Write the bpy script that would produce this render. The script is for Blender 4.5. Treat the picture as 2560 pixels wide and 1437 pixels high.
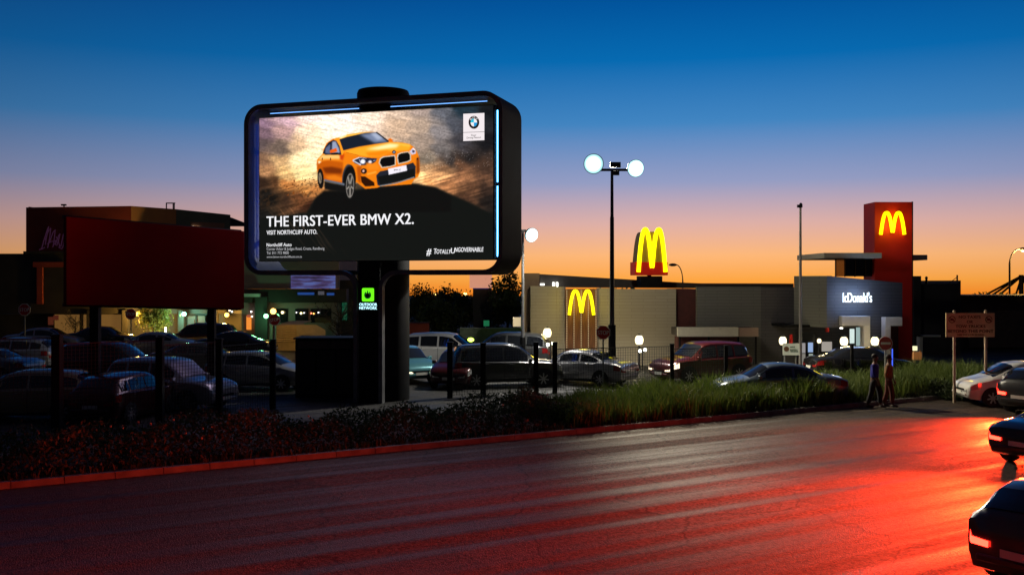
import bpy, bmesh, math, random
import numpy as np
from mathutils import Vector, Matrix

random.seed(7)
R = math.radians
scene = bpy.context.scene
for o in list(bpy.data.objects):
    bpy.data.objects.remove(o)
COL = scene.collection

# ------------------------------------------------------------------ camera
F, CX, HY, CH = 2489.0, 1280.0, 705.0, 4.2      # focal length in photo pixels, principal column, horizon row, eye height
cam = bpy.data.cameras.new('camera')
cam.sensor_width = 36.0
cam.lens = 36.0 * F / 2560.0
cam.shift_y = -(1437 / 2 - HY) / 2560.0
cam.clip_end = 8000
cam_o = bpy.data.objects.new('camera', cam)
cam_o.location = (0, 0, CH)
cam_o.rotation_euler = (R(90), 0, 0)
COL.objects.link(cam_o)
scene.camera = cam_o


def lin(c):
    c = c / 255.0
    return c / 12.92 if c <= 0.04045 else ((c + 0.055) / 1.055) ** 2.4


def srgb(r, g, b):
    return (lin(r), lin(g), lin(b))


# ------------------------------------------------------------------ dusk sky
world = bpy.data.worlds.new('World')
scene.world = world
world.use_nodes = True
wn, wl = world.node_tree.nodes, world.node_tree.links
wn.clear()


def wmath(op, a, b=None, c=None):
    n = wn.new('ShaderNodeMath')
    n.operation = op
    for i, v in enumerate((a, b, c)):
        if v is None:
            continue
        if isinstance(v, (int, float)):
            n.inputs[i].default_value = v
        else:
            wl.new(v, n.inputs[i])
    return n.outputs[0]


tc = wn.new('ShaderNodeTexCoord')
nrm = wn.new('ShaderNodeVectorMath'); nrm.operation = 'NORMALIZE'
wl.new(tc.outputs['Generated'], nrm.inputs[0])
sep = wn.new('ShaderNodeSeparateXYZ')
wl.new(nrm.outputs[0], sep.inputs[0])
sx, sy, sz = sep.outputs
hor = wmath('SQRT', wmath('ADD', wmath('ADD', wmath('MULTIPLY', sx, sx), wmath('MULTIPLY', sy, sy)), 1e-5))
SUN = Vector((0.169, 1.0)).normalized()          # where the sun went down
ca = wmath('DIVIDE', wmath('ADD', wmath('MULTIPLY', sx, SUN.x), wmath('MULTIPLY', sy, SUN.y)), hor)
f0 = wmath('POWER', wmath('MULTIPLY', wmath('ADD', ca, 1.0), 0.5), 4.6)
zc = wmath('MAXIMUM', sz, 0.0)
zc = wmath('MULTIPLY', zc, zc)
f1 = wmath('ADD', wmath('MULTIPLY', f0, wmath('SUBTRACT', 1.0, zc)), wmath('MULTIPLY', zc, 0.25))
pos = wmath('DIVIDE', wmath('ADD', sz, 0.03), 1.03)
ramp = wn.new('ShaderNodeValToRGB')
wl.new(pos, ramp.inputs[0])
stops = [(-0.03, (200, 95, 20)), (-0.012, (250, 138, 34)), (0.003, (254, 168, 70)), (0.026, (254, 184, 120)), (0.058, (222, 176, 168)),
         (0.098, (150, 158, 196)), (0.156, (66, 134, 195)), (0.215, (6, 108, 180)), (0.269, (0, 86, 160)), (0.45, (4, 56, 116)), (1.0, (16, 28, 66))]
el = ramp.color_ramp.elements
while len(el) < len(stops):
    el.new(0.5)
for e, (z, c) in zip(el, stops):
    e.position = (z + 0.03) / 1.03
    e.color = (*srgb(*c), 1)
mix = wn.new('ShaderNodeMix'); mix.data_type = 'RGBA'
wl.new(f1, mix.inputs[0])
mix.inputs[6].default_value = (0.010, 0.009, 0.012, 1)
wl.new(ramp.outputs[0], mix.inputs[7])
bg = wn.new('ShaderNodeBackground')
bg.inputs[1].default_value = 1.0
wl.new(mix.outputs[2], bg.inputs[0])
wo = wn.new('ShaderNodeOutputWorld')
wl.new(bg.outputs[0], wo.inputs[0])

vs = scene.view_settings
vs.view_transform = 'Standard'
vs.look = 'None'
vs.exposure = 0.0
vs.gamma = 1.0
vs.use_curve_mapping = False

# ------------------------------------------------------------------ helpers


def P(px, py, D):
    return Vector(((px - CX) / F * D, D, CH - (py - HY) / F * D))


def GD(py):
    return CH * F / (py - HY)


def PX(px, D):
    return (px - CX) / F * D


def PZ(py, D):
    return CH - (py - HY) / F * D


MATS = {}


def mat(name, col, rough=0.6, metal=0.0, emit=None, es=1.0, var=0.0, scale=4.0, bump=0.0, bscale=40.0, coat=0.0, spec=None, trans=0.0, stretch=None, alpha=None):
    if name in MATS:
        return MATS[name]
    m = bpy.data.materials.new(name)
    m.use_nodes = True
    nt = m.node_tree
    b = nt.nodes['Principled BSDF']
    b.inputs['Base Color'].default_value = (*col, 1)
    b.inputs['Roughness'].default_value = rough
    b.inputs['Metallic'].default_value = metal
    if spec is not None:
        b.inputs['Specular IOR Level'].default_value = spec
    if coat:
        b.inputs['Coat Weight'].default_value = coat
        b.inputs['Coat Roughness'].default_value = 0.06
    if trans:
        b.inputs['Transmission Weight'].default_value = trans
    if emit is not None:
        b.inputs['Emission Color'].default_value = (*emit, 1)
        b.inputs['Emission Strength'].default_value = es
    if var or bump:
        t = nt.nodes.new('ShaderNodeTexCoord')
        mp = nt.nodes.new('ShaderNodeMapping')
        nt.links.new(t.outputs['Object'], mp.inputs[0])
        if stretch:
            mp.inputs['Scale'].default_value = stretch
    if var:
        n = nt.nodes.new('ShaderNodeTexNoise')
        n.inputs['Scale'].default_value = scale
        n.inputs['Detail'].default_value = 6
        nt.links.new(mp.outputs[0], n.inputs['Vector'])
        mr = nt.nodes.new('ShaderNodeMapRange')
        mr.inputs[1].default_value = 0.3
        mr.inputs[2].default_value = 0.7
        mr.inputs[3].default_value = 1 - var
        mr.inputs[4].default_value = 1 + var
        nt.links.new(n.outputs[0], mr.inputs[0])
        vm = nt.nodes.new('ShaderNodeVectorMath'); vm.operation = 'SCALE'
        vm.inputs[0].default_value = col
        nt.links.new(mr.outputs[0], vm.inputs['Scale'])
        nt.links.new(vm.outputs[0], b.inputs['Base Color'])
        mr2 = nt.nodes.new('ShaderNodeMapRange')
        mr2.inputs[3].default_value = max(0.02, rough * (1 - var * 0.6))
        mr2.inputs[4].default_value = min(1, rough * (1 + var * 0.6))
        nt.links.new(n.outputs[0], mr2.inputs[0])
        nt.links.new(mr2.outputs[0], b.inputs['Roughness'])
    if bump:
        n2 = nt.nodes.new('ShaderNodeTexNoise')
        n2.inputs['Scale'].default_value = bscale
        n2.inputs['Detail'].default_value = 4
        nt.links.new(mp.outputs[0], n2.inputs['Vector'])
        bp = nt.nodes.new('ShaderNodeBump')
        bp.inputs['Strength'].default_value = bump
        bp.inputs['Distance'].default_value = 0.02
        nt.links.new(n2.outputs[0], bp.inputs['Height'])
        nt.links.new(bp.outputs[0], b.inputs['Normal'])
    MATS[name] = m
    return m


def brick_mat(name, c1, c2, mortar, bw, bh, rough=0.8):
    m = bpy.data.materials.new(name); m.use_nodes = True
    nt = m.node_tree; b = nt.nodes['Principled BSDF']
    t = nt.nodes.new('ShaderNodeTexCoord')
    sp = nt.nodes.new('ShaderNodeSeparateXYZ'); nt.links.new(t.outputs['Object'], sp.inputs[0])
    cb = nt.nodes.new('ShaderNodeCombineXYZ')
    nt.links.new(sp.outputs[0], cb.inputs[0]); nt.links.new(sp.outputs[2], cb.inputs[1])
    br = nt.nodes.new('ShaderNodeTexBrick')
    br.inputs['Scale'].default_value = 1
    br.inputs['Brick Width'].default_value = bw
    br.inputs['Row Height'].default_value = bh
    br.inputs['Mortar Size'].default_value = 0.012
    br.inputs['Color1'].default_value = (*c1, 1); br.inputs['Color2'].default_value = (*c2, 1); br.inputs['Mortar'].default_value = (*mortar, 1)
    nt.links.new(cb.outputs[0], br.inputs['Vector'])
    nt.links.new(br.outputs[0], b.inputs['Base Color'])
    bp = nt.nodes.new('ShaderNodeBump'); bp.inputs['Strength'].default_value = 0.25; bp.inputs['Distance'].default_value = 0.02; bp.invert = True
    nt.links.new(br.outputs['Fac'], bp.inputs['Height']); nt.links.new(bp.outputs[0], b.inputs['Normal'])
    b.inputs['Roughness'].default_value = rough
    MATS[name] = m
    return m


def glow(name, col, s):
    return mat(name, (0.02, 0.02, 0.02), 0.5, emit=col, es=s)


class MB:
    """collects shapes; build() links them as one mesh object"""

    def __init__(self):
        self.v = []
        self.f = []

    def add(self, vs_, fs):
        o = len(self.v)
        self.v += [tuple(v) for v in vs_]
        self.f += [tuple(i + o for i in f) for f in fs]
        return self

    def box(self, x0, x1, y0, y1, z0, z1, mtx=None):
        vs_ = [Vector(p) for p in ((x0, y0, z0), (x1, y0, z0), (x1, y1, z0), (x0, y1, z0), (x0, y0, z1), (x1, y0, z1), (x1, y1, z1), (x0, y1, z1))]
        if mtx:
            vs_ = [mtx @ v for v in vs_]
        return self.add(vs_, [(0, 3, 2, 1), (4, 5, 6, 7), (0, 1, 5, 4), (1, 2, 6, 5), (2, 3, 7, 6), (3, 0, 4, 7)])

    def prism(self, poly, y0, y1):
        """polygon in x,z extruded along y"""
        n = len(poly)
        vs_ = [(x, y0, z) for x, z in poly] + [(x, y1, z) for x, z in poly]
        fs = [tuple(range(n)), tuple(range(2 * n - 1, n - 1, -1))]
        fs += [(i, i + n, (i + 1) % n + n, (i + 1) % n) for i in range(n)]
        return self.add(vs_, fs)

    def tube(self, pts, rad, n=10, cap=True):
        pts = [Vector(p) for p in pts]
        if not isinstance(rad, (list, tuple)):
            rad = [rad] * len(pts)
        vs_, fs = [], []
        ref = None
        for i, p in enumerate(pts):
            d = (pts[min(i + 1, len(pts) - 1)] - pts[max(i - 1, 0)]).normalized()
            if ref is None:
                ref = Vector((1, 0, 0)) if abs(d.x) < 0.9 else Vector((0, 1, 0))
            a = (ref - d * ref.dot(d)).normalized()
            ref = a
            b = d.cross(a)
            for k in range(n):
                t = 2 * math.pi * k / n
                vs_.append(p + (a * math.cos(t) + b * math.sin(t)) * rad[i])
        for i in range(len(pts) - 1):
            for k in range(n):
                fs.append((i * n + k, i * n + (k + 1) % n, (i + 1) * n + (k + 1) % n, (i + 1) * n + k))
        if cap:
            fs.append(tuple(range(n - 1, -1, -1)))
            fs.append(tuple((len(pts) - 1) * n + k for k in range(n)))
        return self.add(vs_, fs)

    def lathe(self, prof, n=24, axis='z', c=(0, 0, 0)):
        vs_, fs = [], []
        for r, h in prof:
            for k in range(n):
                t = 2 * math.pi * k / n
                p = {'z': (r * math.cos(t), r * math.sin(t), h), 'y': (r * math.cos(t), h, r * math.sin(t)), 'x': (h, r * math.cos(t), r * math.sin(t))}[axis]
                vs_.append((p[0] + c[0], p[1] + c[1], p[2] + c[2]))
        for i in range(len(prof) - 1):
            for k in range(n):
                fs.append((i * n + k, i * n + (k + 1) % n, (i + 1) * n + (k + 1) % n, (i + 1) * n + k))
        fs.append(tuple(range(n - 1, -1, -1)))
        fs.append(tuple((len(prof) - 1) * n + k for k in range(n)))
        return self.add(vs_, fs)

    def ball(self, c, r, n=12, sq=(1, 1, 1)):
        pr = [(max(1e-4, math.sin(math.pi * i / 8)) * r, -math.cos(math.pi * i / 8) * r) for i in range(9)]
        o = len(self.v)
        self.lathe(pr, n)
        for i in range(o, len(self.v)):
            x, y, z = self.v[i]
            self.v[i] = (x * sq[0] + c[0], y * sq[1] + c[1], z * sq[2] + c[2])
        return self

    def mesh(self, name, smooth=None, bevel=0.0):
        me = bpy.data.meshes.new(name)
        me.from_pydata(self.v, [], self.f)
        bm = bmesh.new(); bm.from_mesh(me)
        bmesh.ops.recalc_face_normals(bm, faces=bm.faces)
        if bevel:
            bmesh.ops.bevel(bm, geom=[e for e in bm.edges if len(e.link_faces) == 2 and e.calc_face_angle(0) > 0.6], offset=bevel, segments=1, affect='EDGES', clamp_overlap=True)
        bm.to_mesh(me); bm.free()
        if smooth is not None:
            me.shade_smooth()
            me.set_sharp_from_angle(angle=R(smooth))
        me.materials.append(None)
        return me

    def build(self, name, m, parent=None, smooth=None, bevel=0.0):
        return link(name, self.mesh(name, smooth, bevel), m, parent)


def link(name, me, m, parent=None):
    if not me.materials:
        me.materials.append(None)
    o = bpy.data.objects.new(name, me)
    COL.objects.link(o)
    o.material_slots[0].link = 'OBJECT'
    o.material_slots[0].material = m
    if parent:
        o.parent = parent
    return o


def tag(o, label, cat, group=None, kind=None):
    if label:
        o['label'] = label
    if cat:
        o['category'] = cat
    if group:
        o['group'] = group
    if kind:
        o['kind'] = kind
    return o


def thing(name, label, cat, loc=(0, 0, 0), rz=0.0, group=None):
    o = bpy.data.objects.new(name, None)
    o.empty_display_size = 0.2
    COL.objects.link(o)
    o.location = loc
    o.rotation_euler = (0, 0, rz)
    return tag(o, label, cat, group)


def struct(o):
    o['kind'] = 'structure'
    return o


def light(name, kind, loc, power, col, parent=None, size=0.3, aim=None, cone=None, blend=0.6):
    l = bpy.data.lights.new(name, kind)
    l.energy = power
    l.color = col
    if kind in ('POINT', 'SPOT'):
        l.shadow_soft_size = size
    if kind == 'AREA':
        l.size = size
    if kind == 'SPOT':
        l.spot_size = R(cone); l.spot_blend = blend
    o = bpy.data.objects.new(name, l)
    COL.objects.link(o)
    o.location = loc
    if parent:
        o.parent = parent
    if aim is not None:
        o.rotation_euler = (Vector(aim)).to_track_quat('-Z', 'Y').to_euler()
    return o


_tex = [None]


def text_mesh(s, bold=0.0, space=1.0):
    cu = bpy.data.curves.new('lettering', 'FONT')
    cu.body = s
    cu.offset = bold
    cu.space_character = space
    cu.fill_mode = 'FRONT' if False else 'BOTH'
    o = bpy.data.objects.new('lettering', cu)
    COL.objects.link(o)
    dg = bpy.context.evaluated_depsgraph_get()
    me = bpy.data.meshes.new_from_object(o.evaluated_get(dg))
    bpy.data.objects.remove(o)
    bpy.data.curves.remove(cu)
    return me


def text(name, s, m, parent, x, y, z, w, h, bold=0.0, slant=0.0, depth=0.0, lift=None, label=None):
    """letters standing in the parent's x-z plane, facing -y; (x, z) is the lower left corner of the capitals"""
    me = text_mesh(s, 0.0, 1.0 + bold * 2.2)
    n = len(me.vertices)
    co = np.empty(n * 3); me.vertices.foreach_get('co', co); co = co.reshape(n, 3)
    mn, mx = co.min(0), co.max(0)
    cap = 0.73
    out = np.zeros_like(co)
    out[:, 0] = (co[:, 0] - mn[0]) / (mx[0] - mn[0]) * w + slant * co[:, 1] * h / cap
    out[:, 2] = co[:, 1] / cap * h
    out[:, 0] += x; out[:, 1] = y; out[:, 2] += z
    if lift is not None:
        out = lift(out)
    if bold:
        # heavier strokes: the same letters again, shifted sideways, each sheet a hair in front of the last
        polys = [tuple(p.vertices) for p in me.polygons]
        sh = bold * h * 1.35
        vs2, fs2 = [], []
        for q, (ax, az) in enumerate(((-1, 0.35), (1, 0.35), (-1, -0.35), (1, -0.35), (0, 0))):
            c2 = out.copy(); c2[:, 0] += ax * sh; c2[:, 2] += az * sh * 0.8; c2[:, 1] -= q * 0.0012
            vs2 += c2.tolist(); fs2 += [tuple(i + q * n for i in p) for p in polys]
        me = bpy.data.meshes.new(name); me.from_pydata(vs2, [], fs2)
    else:
        me.vertices.foreach_set('co', out.ravel())
    me.update()
    if depth:
        bm = bmesh.new(); bm.from_mesh(me)
        r = bmesh.ops.extrude_face_region(bm, geom=bm.faces[:])
        bmesh.ops.translate(bm, verts=[v for v in r['geom'] if isinstance(v, bmesh.types.BMVert)], vec=(0, -depth, 0))
        bmesh.ops.recalc_face_normals(bm, faces=bm.faces)
        bm.to_mesh(me); bm.free()
    o = link(name, me, m, parent)
    if label:
        o['label'] = label
    return o


def pbox(mb, x0, x1, y0, y1, D, depth):
    """box whose front face at depth D spans these photo pixels"""
    return mb.box(PX(x0, D), PX(x1, D), D, D + depth, PZ(y1, D), PZ(y0, D))


# ------------------------------------------------------------------ common materials
BLACK = mat('black_paint', (0.010, 0.010, 0.011), 0.6, var=0.25, scale=3, spec=0.12)
DARKMET = mat('dark_metal', (0.05, 0.05, 0.055), 0.4, metal=0.6, var=0.2, scale=6)
STEEL = mat('galvanised_steel', (0.32, 0.33, 0.34), 0.45, metal=0.7, var=0.15, scale=10)
RUBBER = mat('rubber', (0.015, 0.015, 0.016), 0.8)
GLASS = mat('dark_glass', (0.01, 0.012, 0.015), 0.05, spec=0.7, var=0.0)
WHITE = mat('white_paint', (0.72, 0.71, 0.68), 0.55, var=0.08, scale=3)
REDSIGN = mat('red_sign_paint', (0.45, 0.02, 0.02), 0.4, var=0.1)
WHITESIGN = mat('white_sign_paint', (0.75, 0.74, 0.7), 0.4, var=0.06)
# ------------------------------------------------------------------ ground, road, verge
CURB0 = Vector((0, 26.6, 0))
RD = Vector((0.856, 0.517, 0)).normalized()      # along the road
RN = Vector((RD.y, -RD.x, 0))                     # from the kerb towards the camera


def road(t, off, z=0.0):
    p = CURB0 + RD * t + RN * off
    return Vector((p.x, p.y, z))


def asphalt(name, base, rough, grain, spec=0.35):
    m = bpy.data.materials.new(name); m.use_nodes = True
    nt = m.node_tree; b = nt.nodes['Principled BSDF']
    t = nt.nodes.new('ShaderNodeTexCoord')
    n1 = nt.nodes.new('ShaderNodeTexNoise'); n1.inputs['Scale'].default_value = 0.25; n1.inputs['Detail'].default_value = 5
    n2 = nt.nodes.new('ShaderNodeTexNoise'); n2.inputs['Scale'].default_value = 28; n2.inputs['Detail'].default_value = 6
    rt = nt.nodes.new('ShaderNodeMapping'); rt.inputs['Rotation'].default_value = (0, 0, -math.atan2(RD.y, RD.x))
    mp = nt.nodes.new('ShaderNodeMapping'); mp.inputs['Scale'].default_value = (0.02, 1.7, 1)
    nt.links.new(rt.outputs[0], mp.inputs[0])
    n3 = nt.nodes.new('ShaderNodeTexNoise'); n3.inputs['Scale'].default_value = 1.0; n3.inputs['Detail'].default_value = 5
    vo = nt.nodes.new('ShaderNodeTexVoronoi'); vo.inputs['Scale'].default_value = 45
    for n in (n1, n2, vo):
        nt.links.new(t.outputs['Object'], n.inputs['Vector'])
    nt.links.new(t.outputs['Object'], rt.inputs[0]); nt.links.new(mp.outputs[0], n3.inputs['Vector'])

    def mth(op, a, b_):
        k = nt.nodes.new('ShaderNodeMath'); k.operation = op
        for i, v in enumerate((a, b_)):
            if isinstance(v, (int, float)):
                k.inputs[i].default_value = v
            else:
                nt.links.new(v, k.inputs[i])
        return k.outputs[0]
    s = mth('ADD', mth('MULTIPLY', n1.outputs[0], 0.8), mth('ADD', mth('MULTIPLY', n3.outputs[0], 2.0), -0.5))
    s = mth('ADD', s, mth('MULTIPLY', n2.outputs[0], grain))
    s = mth('ADD', mth('MULTIPLY', s, 1.1), -0.25 - grain * 0.45)
    # old patches laid along the road, and cracks
    mp2 = nt.nodes.new('ShaderNodeMapping'); mp2.inputs['Rotation'].default_value = (0, 0, -math.atan2(RD.y, RD.x))
    nt.links.new(t.outputs['Object'], mp2.inputs[0])
    br = nt.nodes.new('ShaderNodeTexBrick'); br.inputs['Scale'].default_value = 1; br.inputs['Brick Width'].default_value = 7.3; br.inputs['Row Height'].default_value = 1.75; br.inputs['Mortar Size'].default_value = 0.012; br.offset = 0.37; br.squash = 0.6
    br.inputs['Color1'].default_value = (0.68, 0.68, 0.68, 1); br.inputs['Color2'].default_value = (1.2, 1.2, 1.2, 1); br.inputs['Mortar'].default_value = (0.72, 0.72, 0.72, 1)
    nt.links.new(mp2.outputs[0], br.inputs['Vector'])
    wv = nt.nodes.new('ShaderNodeVectorMath'); wv.operation = 'ADD'
    n4 = nt.nodes.new('ShaderNodeTexNoise'); n4.inputs['Scale'].default_value = 0.9; n4.inputs['Detail'].default_value = 6
    nt.links.new(t.outputs['Object'], n4.inputs['Vector']); nt.links.new(n4.outputs['Color'], wv.inputs[0]); nt.links.new(t.outputs['Object'], wv.inputs[1])
    ck = nt.nodes.new('ShaderNodeTexVoronoi'); ck.feature = 'DISTANCE_TO_EDGE'; ck.inputs['Scale'].default_value = 0.33
    nt.links.new(wv.outputs[0], ck.inputs['Vector'])
    cm = nt.nodes.new('ShaderNodeMapRange'); cm.inputs[1].default_value = 0.002; cm.inputs[2].default_value = 0.012; cm.inputs[3].default_value = 0.35; cm.inputs[4].default_value = 1.0
    nt.links.new(ck.outputs['Distance'], cm.inputs[0])
    s = mth('MULTIPLY', mth('MULTIPLY', s, br.outputs['Color']), cm.outputs[0])
    # stones of the aggregate
    ag = nt.nodes.new('ShaderNodeTexVoronoi'); ag.inputs['Scale'].default_value = 22
    nt.links.new(t.outputs['Object'], ag.inputs['Vector'])
    sg = nt.nodes.new('ShaderNodeSeparateColor'); nt.links.new(ag.outputs['Color'], sg.inputs[0])
    s = mth('MULTIPLY', s, mth('ADD', mth('MULTIPLY', sg.outputs[0], 1.1), 0.45))
    vm = nt.nodes.new('ShaderNodeVectorMath'); vm.operation = 'SCALE'; vm.inputs[0].default_value = base
    nt.links.new(s, vm.inputs['Scale']); nt.links.new(vm.outputs[0], b.inputs['Base Color'])
    mr = nt.nodes.new('ShaderNodeMapRange')          # wheel tracks are polished, the rest is coarse
    mr.inputs[1].default_value = 0.36; mr.inputs[2].default_value = 0.64; mr.inputs[3].default_value = rough - 0.24; mr.inputs[4].default_value = rough + 0.2
    nt.links.new(n3.outputs[0], mr.inputs[0]); nt.links.new(mr.outputs[0], b.inputs['Roughness'])
    bp = nt.nodes.new('ShaderNodeBump'); bp.inputs['Strength'].default_value = 0.8; bp.inputs['Distance'].default_value = 0.02
    nt.links.new(mth('ADD', n2.outputs[0], mth('MULTIPLY', vo.outputs['Distance'], 0.6)), bp.inputs['Height']); nt.links.new(bp.outputs[0], b.inputs['Normal'])
    b.inputs['Specular IOR Level'].default_value = spec
    MATS[name] = m
    return m


ROADM = asphalt('road_asphalt', (0.070, 0.050, 0.036), 0.74, 0.9, 0.2)
LOTM = asphalt('car_park_asphalt', (0.05, 0.048, 0.046), 0.7, 0.6, 0.3)
SOIL = mat('verge_soil', (0.07, 0.05, 0.035), 0.95, var=0.4, scale=2, bump=0.6, bscale=20)
KERBM = mat('kerb_concrete', (0.12, 0.115, 0.105), 0.9, var=0.45, scale=2.5, bump=0.3, bscale=60)

# the ground: flat car park, then falling away behind it to the horizon
vs_, fs = [], []
ys = [-60, -10, 10, 40, 70, 95, 130, 200, 400, 900, 2000, 4200]
xs = [-3000, -1200, -400, -150, -60, 0, 60, 150, 400, 1200, 3000]
for y in ys:
    for x in xs:
        vs_.append((x, y, 0.0 if y < 100 else -(y - 95) * 0.0135))
for j in range(len(ys) - 1):
    for i in range(len(xs) - 1):
        a = j * len(xs) + i
        fs.append((a, a + 1, a + len(xs) + 1, a + len(xs)))
g = MB(); g.add(vs_, fs); struct(g.build('ground', LOTM))

T0, T1 = -60, 160
g = MB(); g.add([road(T0, 0.15, 0.006), road(T0, 21, 0.006), road(T1, 21, 0.006), road(T1, 0.15, 0.006)], [(0, 1, 2, 3)])
struct(g.build('road', ROADM))
g = MB(); g.add([road(T0, -4.2, 0.12), road(T0, 0, 0.12), road(26, 0, 0.12), road(26, -4.2, 0.12), road(T0, -4.2, 0.0), road(26, -4.2, 0.0)], [(0, 1, 2, 3), (0, 3, 5, 4)])
struct(g.build('verge', SOIL))
g = MB()
t = -40.0
while t < 60:
    L = 0.985
    z1 = 0.14 + random.uniform(-0.006, 0.006)
    a, b_, c, d = road(t, 0.0), road(t, 0.17), road(t + L, 0.17), road(t + L, 0.0)
    g.add([a, b_, c, d] + [Vector((p.x, p.y, z1)) for p in (road(t, 0), road(t, 0.14), road(t + L, 0.14), road(t + L, 0))], [(0, 1, 2, 3), (4, 5, 6, 7), (0, 1, 5, 4), (1, 2, 6, 5), (2, 3, 7, 6), (3, 0, 4, 7)])
    t += 1.0
struct(g.build('kerb', KERBM))
# pedestrian crossing bars by the car park exit on the right
PAINT = mat('yellow_road_paint', (0.45, 0.32, 0.1), 0.8, var=0.3, scale=6)
g = MB()
for k, py in enumerate((974, 980.5, 988)):
    D = GD(py)
    g.box(PX(2408 + k * 6, D), PX(2442 + k * 8, D), D - 0.22, D + 0.22, 0.004, 0.009)
struct(g.build('crossing_bars', PAINT))

# ------------------------------------------------------------------ grass and shrubs on the verge


def leafmat(name, c1, c2, rough=0.6):
    m = bpy.data.materials.new(name); m.use_nodes = True
    nt = m.node_tree; b = nt.nodes['Principled BSDF']
    oi = nt.nodes.new('ShaderNodeNewGeometry')
    mx = nt.nodes.new('ShaderNodeMix'); mx.data_type = 'RGBA'
    nt.links.new(oi.outputs['Random Per Island'], mx.inputs[0])
    mx.inputs[6].default_value = (*c1, 1); mx.inputs[7].default_value = (*c2, 1)
    nt.links.new(mx.outputs[2], b.inputs['Base Color'])
    b.inputs['Roughness'].default_value = rough
    b.inputs['Specular IOR Level'].default_value = 0.35
    tr = nt.nodes.new('ShaderNodeBsdfTranslucent')
    nt.links.new(mx.outputs[2], tr.inputs[0])
    ms = nt.nodes.new('ShaderNodeMixShader'); ms.inputs[0].default_value = 0.3
    nt.links.new(b.outputs[0], ms.inputs[1]); nt.links.new(tr.outputs[0], ms.inputs[2])
    nt.links.new(ms.outputs[0], nt.nodes['Material Output'].inputs[0])
    MATS[name] = m
    return m


GRASS = leafmat('long_grass', (0.05, 0.09, 0.014), (0.13, 0.17, 0.03))
SHRUB = leafmat('dark_shrub', (0.02, 0.034, 0.012), (0.045, 0.06, 0.022), 0.8)
TREEL = leafmat('tree_leaves', (0.03, 0.05, 0.014), (0.07, 0.10, 0.03))
LITL = leafmat('lamplit_tree_leaves', (0.10, 0.14, 0.02), (0.2, 0.2, 0.04))  # leaves in a brighter tone, the lamp light put into their colour
BARK = mat('bark', (0.06, 0.045, 0.035), 0.9, var=0.4, scale=8, bump=0.5)


def blades(name, n, tr, offr, hfun, m, seed, wid=(0.008, 0.02), lean=0.35, clump=0.0):
    rg = np.random.default_rng(seed)
    t = rg.uniform(*tr, n); off = rg.uniform(*offr, n)
    if clump:
        ct = rg.uniform(*tr, n // 40 + 1); co = rg.uniform(*offr, n // 40 + 1)
        k = rg.integers(0, len(ct), n)
        sel = rg.random(n) < clump
        t = np.where(sel, ct[k] + rg.normal(0, 0.18, n), t)
        off = np.where(sel, np.clip(co[k] + rg.normal(0, 0.16, n), offr[0], offr[1]), off)
    h = hfun(t, off, rg)
    base = np.stack([CURB0.x + RD.x * t + RN.x * off, CURB0.y + RD.y * t + RN.y * off, np.full(n, 0.11)], 1)
    a = rg.uniform(0, 2 * np.pi, n)
    side = np.stack([np.cos(a), np.sin(a), np.zeros(n)], 1) * rg.uniform(*wid, n)[:, None]
    b = rg.uniform(0, 2 * np.pi, n)
    ld = np.stack([np.cos(b), np.sin(b), np.zeros(n)], 1) * (rg.uniform(0.1, lean, n) * h)[:, None]
    up = np.zeros((n, 3)); up[:, 2] = h
    v = np.empty((n, 5, 3))
    v[:, 0] = base - side; v[:, 1] = base + side
    v[:, 2] = base + up * 0.6 + ld * 0.35 + side * 0.8; v[:, 3] = base + up * 0.6 + ld * 0.35 - side * 0.8
    v[:, 4] = base + up * (1 - rg.uniform(0, 0.25, n))[:, None] + ld
    me = bpy.data.meshes.new(name)
    idx = np.arange(n)[:, None] * 5
    faces = [tuple(r) for r in (idx + np.array([0, 1, 2, 3])).tolist()] + [tuple(r) for r in (idx + np.array([3, 2, 4])).tolist()]
    me.from_pydata(v.reshape(-1, 3).tolist(), [], faces)
    return link(name, me, m)


def leaves_mesh(name, centres, sizes, seed, flat=0.0):
    rg = np.random.default_rng(seed)
    n = len(centres)
    d = rg.normal(0, 1, (n, 3)); d /= np.linalg.norm(d, axis=1)[:, None]
    e = rg.normal(0, 1, (n, 3)); e -= d * (e * d).sum(1)[:, None]; e /= np.linalg.norm(e, axis=1)[:, None]
    s = np.asarray(sizes)[:, None]
    v = np.empty((n, 4, 3))
    v[:, 0] = centres - d * s; v[:, 1] = centres + e * s * 0.45; v[:, 2] = centres + d * s; v[:, 3] = centres - e * s * 0.45
    me = bpy.data.meshes.new(name)
    idx = np.arange(n)[:, None] * 4
    me.from_pydata(v.reshape(-1, 3).tolist(), [], [tuple(r) for r in (idx + np.array([0, 1, 2, 3])).tolist()])
    return me


def hgrass(t, off, rg):
    return (0.45 + 0.35 * np.sin(t * 0.9 + 1) * np.sin(t * 0.37) + 0.25 * np.sin(t * 2.3 + off)) * 0.45 + rg.uniform(0.28, 0.75, len(t))


o = blades('long_grass', 30000, (2.2, 24.5), (-3.9, -0.15), hgrass, GRASS, 3, clump=0.65, lean=0.5)
tag(o, 'long green grass on the verge between road and car park', 'grass', kind='stuff')
o = blades('kerb_grass', 5000, (-22, 24), (-0.5, -0.02), lambda t, o_, rg: rg.uniform(0.05, 0.25, len(t)), SHRUB, 9, clump=0.6, lean=0.6)
tag(o, 'short dry grass tufts along the kerb edge', 'grass', kind='stuff')
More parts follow.
